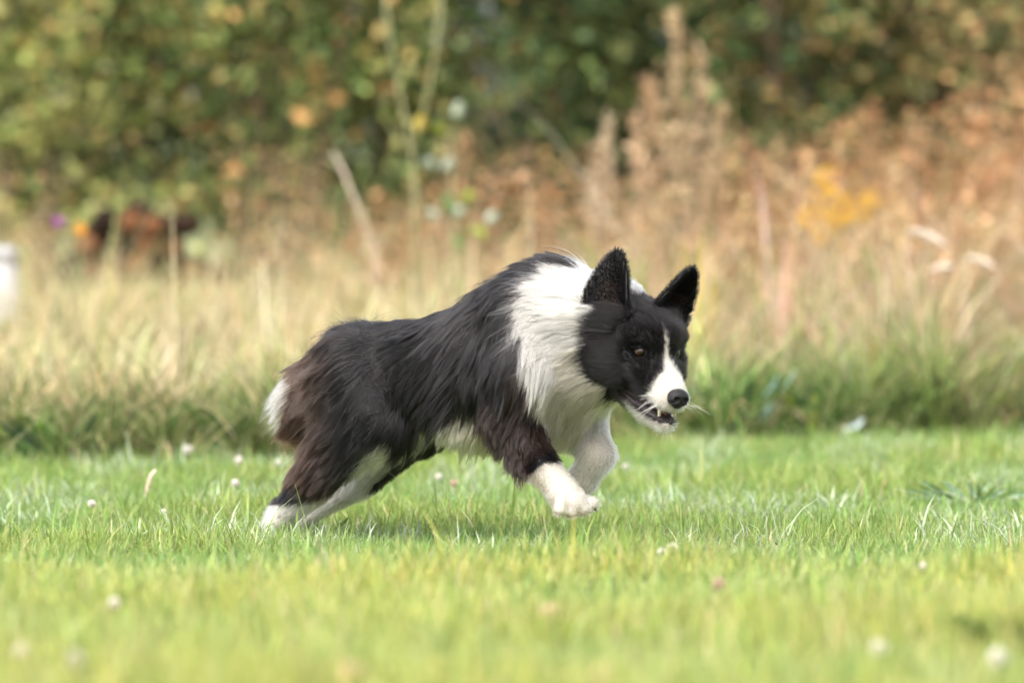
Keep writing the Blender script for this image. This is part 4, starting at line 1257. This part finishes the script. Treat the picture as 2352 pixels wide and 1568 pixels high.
    # ============================================================== small things
    # white post with a grey band at the left edge
    m_wp = plain('post_white_plastic', (.34, .335, .34), .4, .4, .06, 30); m_gb = plain('band_grey', (.26, .25, .25), .5, .3)
    p = at(10, 566, 14.4 - D)
    post = empty('marker_post', (p[0], p[1], 0)); tag(post, 'white plastic marker post with grey band in the tall grass at left edge', 'post')
    def lathe(prof, seg=20):
        V = []; Fc = []
        for (rad, z) in prof:
            for k in range(seg):
                a = 2 * math.pi * k / seg; V.append((rad * math.cos(a), rad * math.sin(a), z))
        for i in range(len(prof) - 1):
            for k in range(seg):
                k2 = (k + 1) % seg; Fc.append((i * seg + k, i * seg + k2, (i + 1) * seg + k2, (i + 1) * seg + k))
        Fc.append(tuple(range(seg))[::-1]); Fc.append(tuple(range((len(prof) - 1) * seg, len(prof) * seg)))
        return V, Fc
    zt = p[2]
    new_mesh('shaft', *lathe([(.034, -.05), (.034, zt - .045)]), m_wp, post)
    new_mesh('band', *lathe([(.0335, zt - .045), (.036, zt - .043), (.036, zt - .030), (.0335, zt - .028)]), m_gb, post)
    new_mesh('cap', *lathe([(.034, zt - .0278), (.035, zt - .012), (.030, zt - .002), (.018, zt)]), m_wp, post)
    # old logs lying in the gap below the hedge
    m_log = plain('log_bark_red_brown', (.040, .020, .011), .9, .15, .6, 22, .8); m_end = plain('log_end_dark', (.02, .013, .009), .9, .1, .4, 40)
    m_cut = plain('log_end_brown', (.150, .066, .030), .9, .1, .5, 35, .5)
    r = np.random.default_rng(901)
    lg = [(175, 600, .036), (238, 608, .040), (305, 600, .038), (370, 606, .036), (432, 612, .030), (205, 552, .036), (270, 548, .041), (338, 552, .037), (398, 560, .031), (238, 502, .033), (305, 498, .038), (362, 508, .030)]
    for i, (px, py, R_) in enumerate(lg):
        c = at(px, py + 10, 15.9 - D)
        R_ = R_ * 1.12; root = empty('log', (c[0], c[1], c[2])); tag(root, 'old brown log, %s from the left in the %s row of the dark pile' % ((ORD[i], 'bottom') if i < 5 else (ORD[i - 5], 'middle') if i < 9 else (ORD[i - 9], 'top')), 'log', 'small pile of old logs')
        ax = nrm(np.array([r.normal(0, .16), 1.0, r.normal(0, .06)])); L_ = r.uniform(.30, .45); of = r.uniform(-.05, .05)
        pth = [ax * (of + L_ * t) + r.normal(0, .003, 3) for t in np.linspace(0, 1, 6)]
        v, f = tube(pth, R_ * r.uniform(.90, 1.05, 6), 14, False); new_mesh('bark', v, f, m_log, root)
        v, f = tube([pth[0] + ax * .004, pth[0] + ax * .03], [R_ * .84, R_ * .86], 14); new_mesh('log_end', v, f, m_cut if i % 3 else m_end, root)
    M_STR = leafmat('leaf_straw', (.60, .46, .26)); M_STB = leafmat('leaf_straw_brown', (.42, .27, .15))
    for k, (px, lab) in enumerate(((260, 'tuft of tall straw blades in front of the left half of the log pile'), (395, 'tuft of tall forked straw blades in front of the right half of the log pile'), (110, 'tuft of tall straw blades under the purple flower'), (480, 'tuft of brownish straw blades right of the log pile'), (700, 'tuft of tall straw blades left of the leaning stalk'))):
        leafplant('straw_tuft', px, 600, 14.9, fan(11, .13, .20, .36, .007, [M_STR, M_STR, M_STB], 80 + k), lab, 'tall straw tufts before the hedge', 'grass', seed=80 + k)
    # curved pale stalk in the lawn
    g = on_ground(334, 1172)
    root = empty('dry_stalk', g); tag(root, 'curved pale pinkish dry stalk standing in the lawn at left', 'stalk')
    P_ = [at(px, py, g[1]) - g for px, py in ((358, 1078), (347, 1092), (339, 1115), (335, 1140), (334, 1180))]
    v, f = tube(P_, [.0022, .0032, .0030, .0026, .0024], 8); new_mesh('stem', v, f, plain('stalk_pink', (.62, .44, .36), .6, .3, .2, 80), root)
    # pale scrap at the lawn edge
    g = on_ground(1950, 1012)
    r = np.random.default_rng(5)
    V = []; Fc = []
    for i in range(8):
        for k in range(6):
            s_, t_ = i / 7, k / 5
            px = 1926 + 52 * s_ + 6 * t_ + r.normal(0, 2); py = 1008 - 34 * s_ - 22 * t_ * (1 - .3 * s_) + r.normal(0, 2)
            q = at(px, py, g[1] + .03 * t_ + r.normal(0, .006)); V.append(q - g)
    for i in range(7):
        for k in range(5):
            a = i * 6 + k; Fc.append((a, a + 6, a + 7, a + 1))
    sc_ = new_mesh('plastic_scrap', V, Fc, plain('scrap_pale_blue', (.70, .82, .84), .3, .5, .08, 30)); sc_.location = Vector(g)
    so = sc_.modifiers.new('thick', 'SOLIDIFY'); so.thickness = .0008
    tag(sc_, 'crumpled pale bluish white scrap lying at the lawn edge on the right', 'litter')
    # tufts and fallen leaves in the lawn
    g = on_ground(2240, 1165)
    leafplant('grass_tuft', 2240, 1165, g[1] + D, fan(60, .14, .010, .050, .005, [M_BLU, M_BLU, M_PALE, M_G], 71), 'low tuft of wide bluish green blades in the lawn at right', seed=71)
    g = on_ground(2325, 1500)
    leafplant('grass_tuft', 2325, 1500, g[1] + D, fan(110, .075, .012, .050, .005, [M_G], 72), 'blurred dark green tuft in the lower right foreground', seed=72)
    g = on_ground(730, 1240)
    leafplant('grass_tuft', 730, 1240, g[1] + D, fan(10, .06, .02, .045, .006, [M_GY, M_BRT], 73), 'small yellow-green tuft in front of the dog\'s hind paw', seed=73)
    for (px, py, sz, lab) in ((1258, 1412, .030, 'blurred pinkish brown fallen leaf in the middle foreground'), (800, 1548, .030, 'blurred pink fallen leaf at the bottom edge left of middle'), (1370, 1560, .024, 'blurred pale fallen leaf at the bottom edge right of middle')):
        g = on_ground(px, py + 40); c = at(px, py, g[1]) - g
        root = empty('fallen_leaf', g); tag(root, lab, 'leaf', 'fallen leaves in the foreground')
        big_leaf(root, c + np.array([-sz * .6, .004, -sz * .35]), c + np.array([sz * .6, -.004, sz * .3]), sz * .9, M_DRYP)
        v, f = tube([c + np.array([-sz * .6, .004, -sz * .35]), np.array([-sz * .7, .004, c[2] * .3]), np.array([-sz * .6, .004, -.004])], [.001, .0012, .0014], 5); new_mesh('stalk', v, f, m_twig, root)
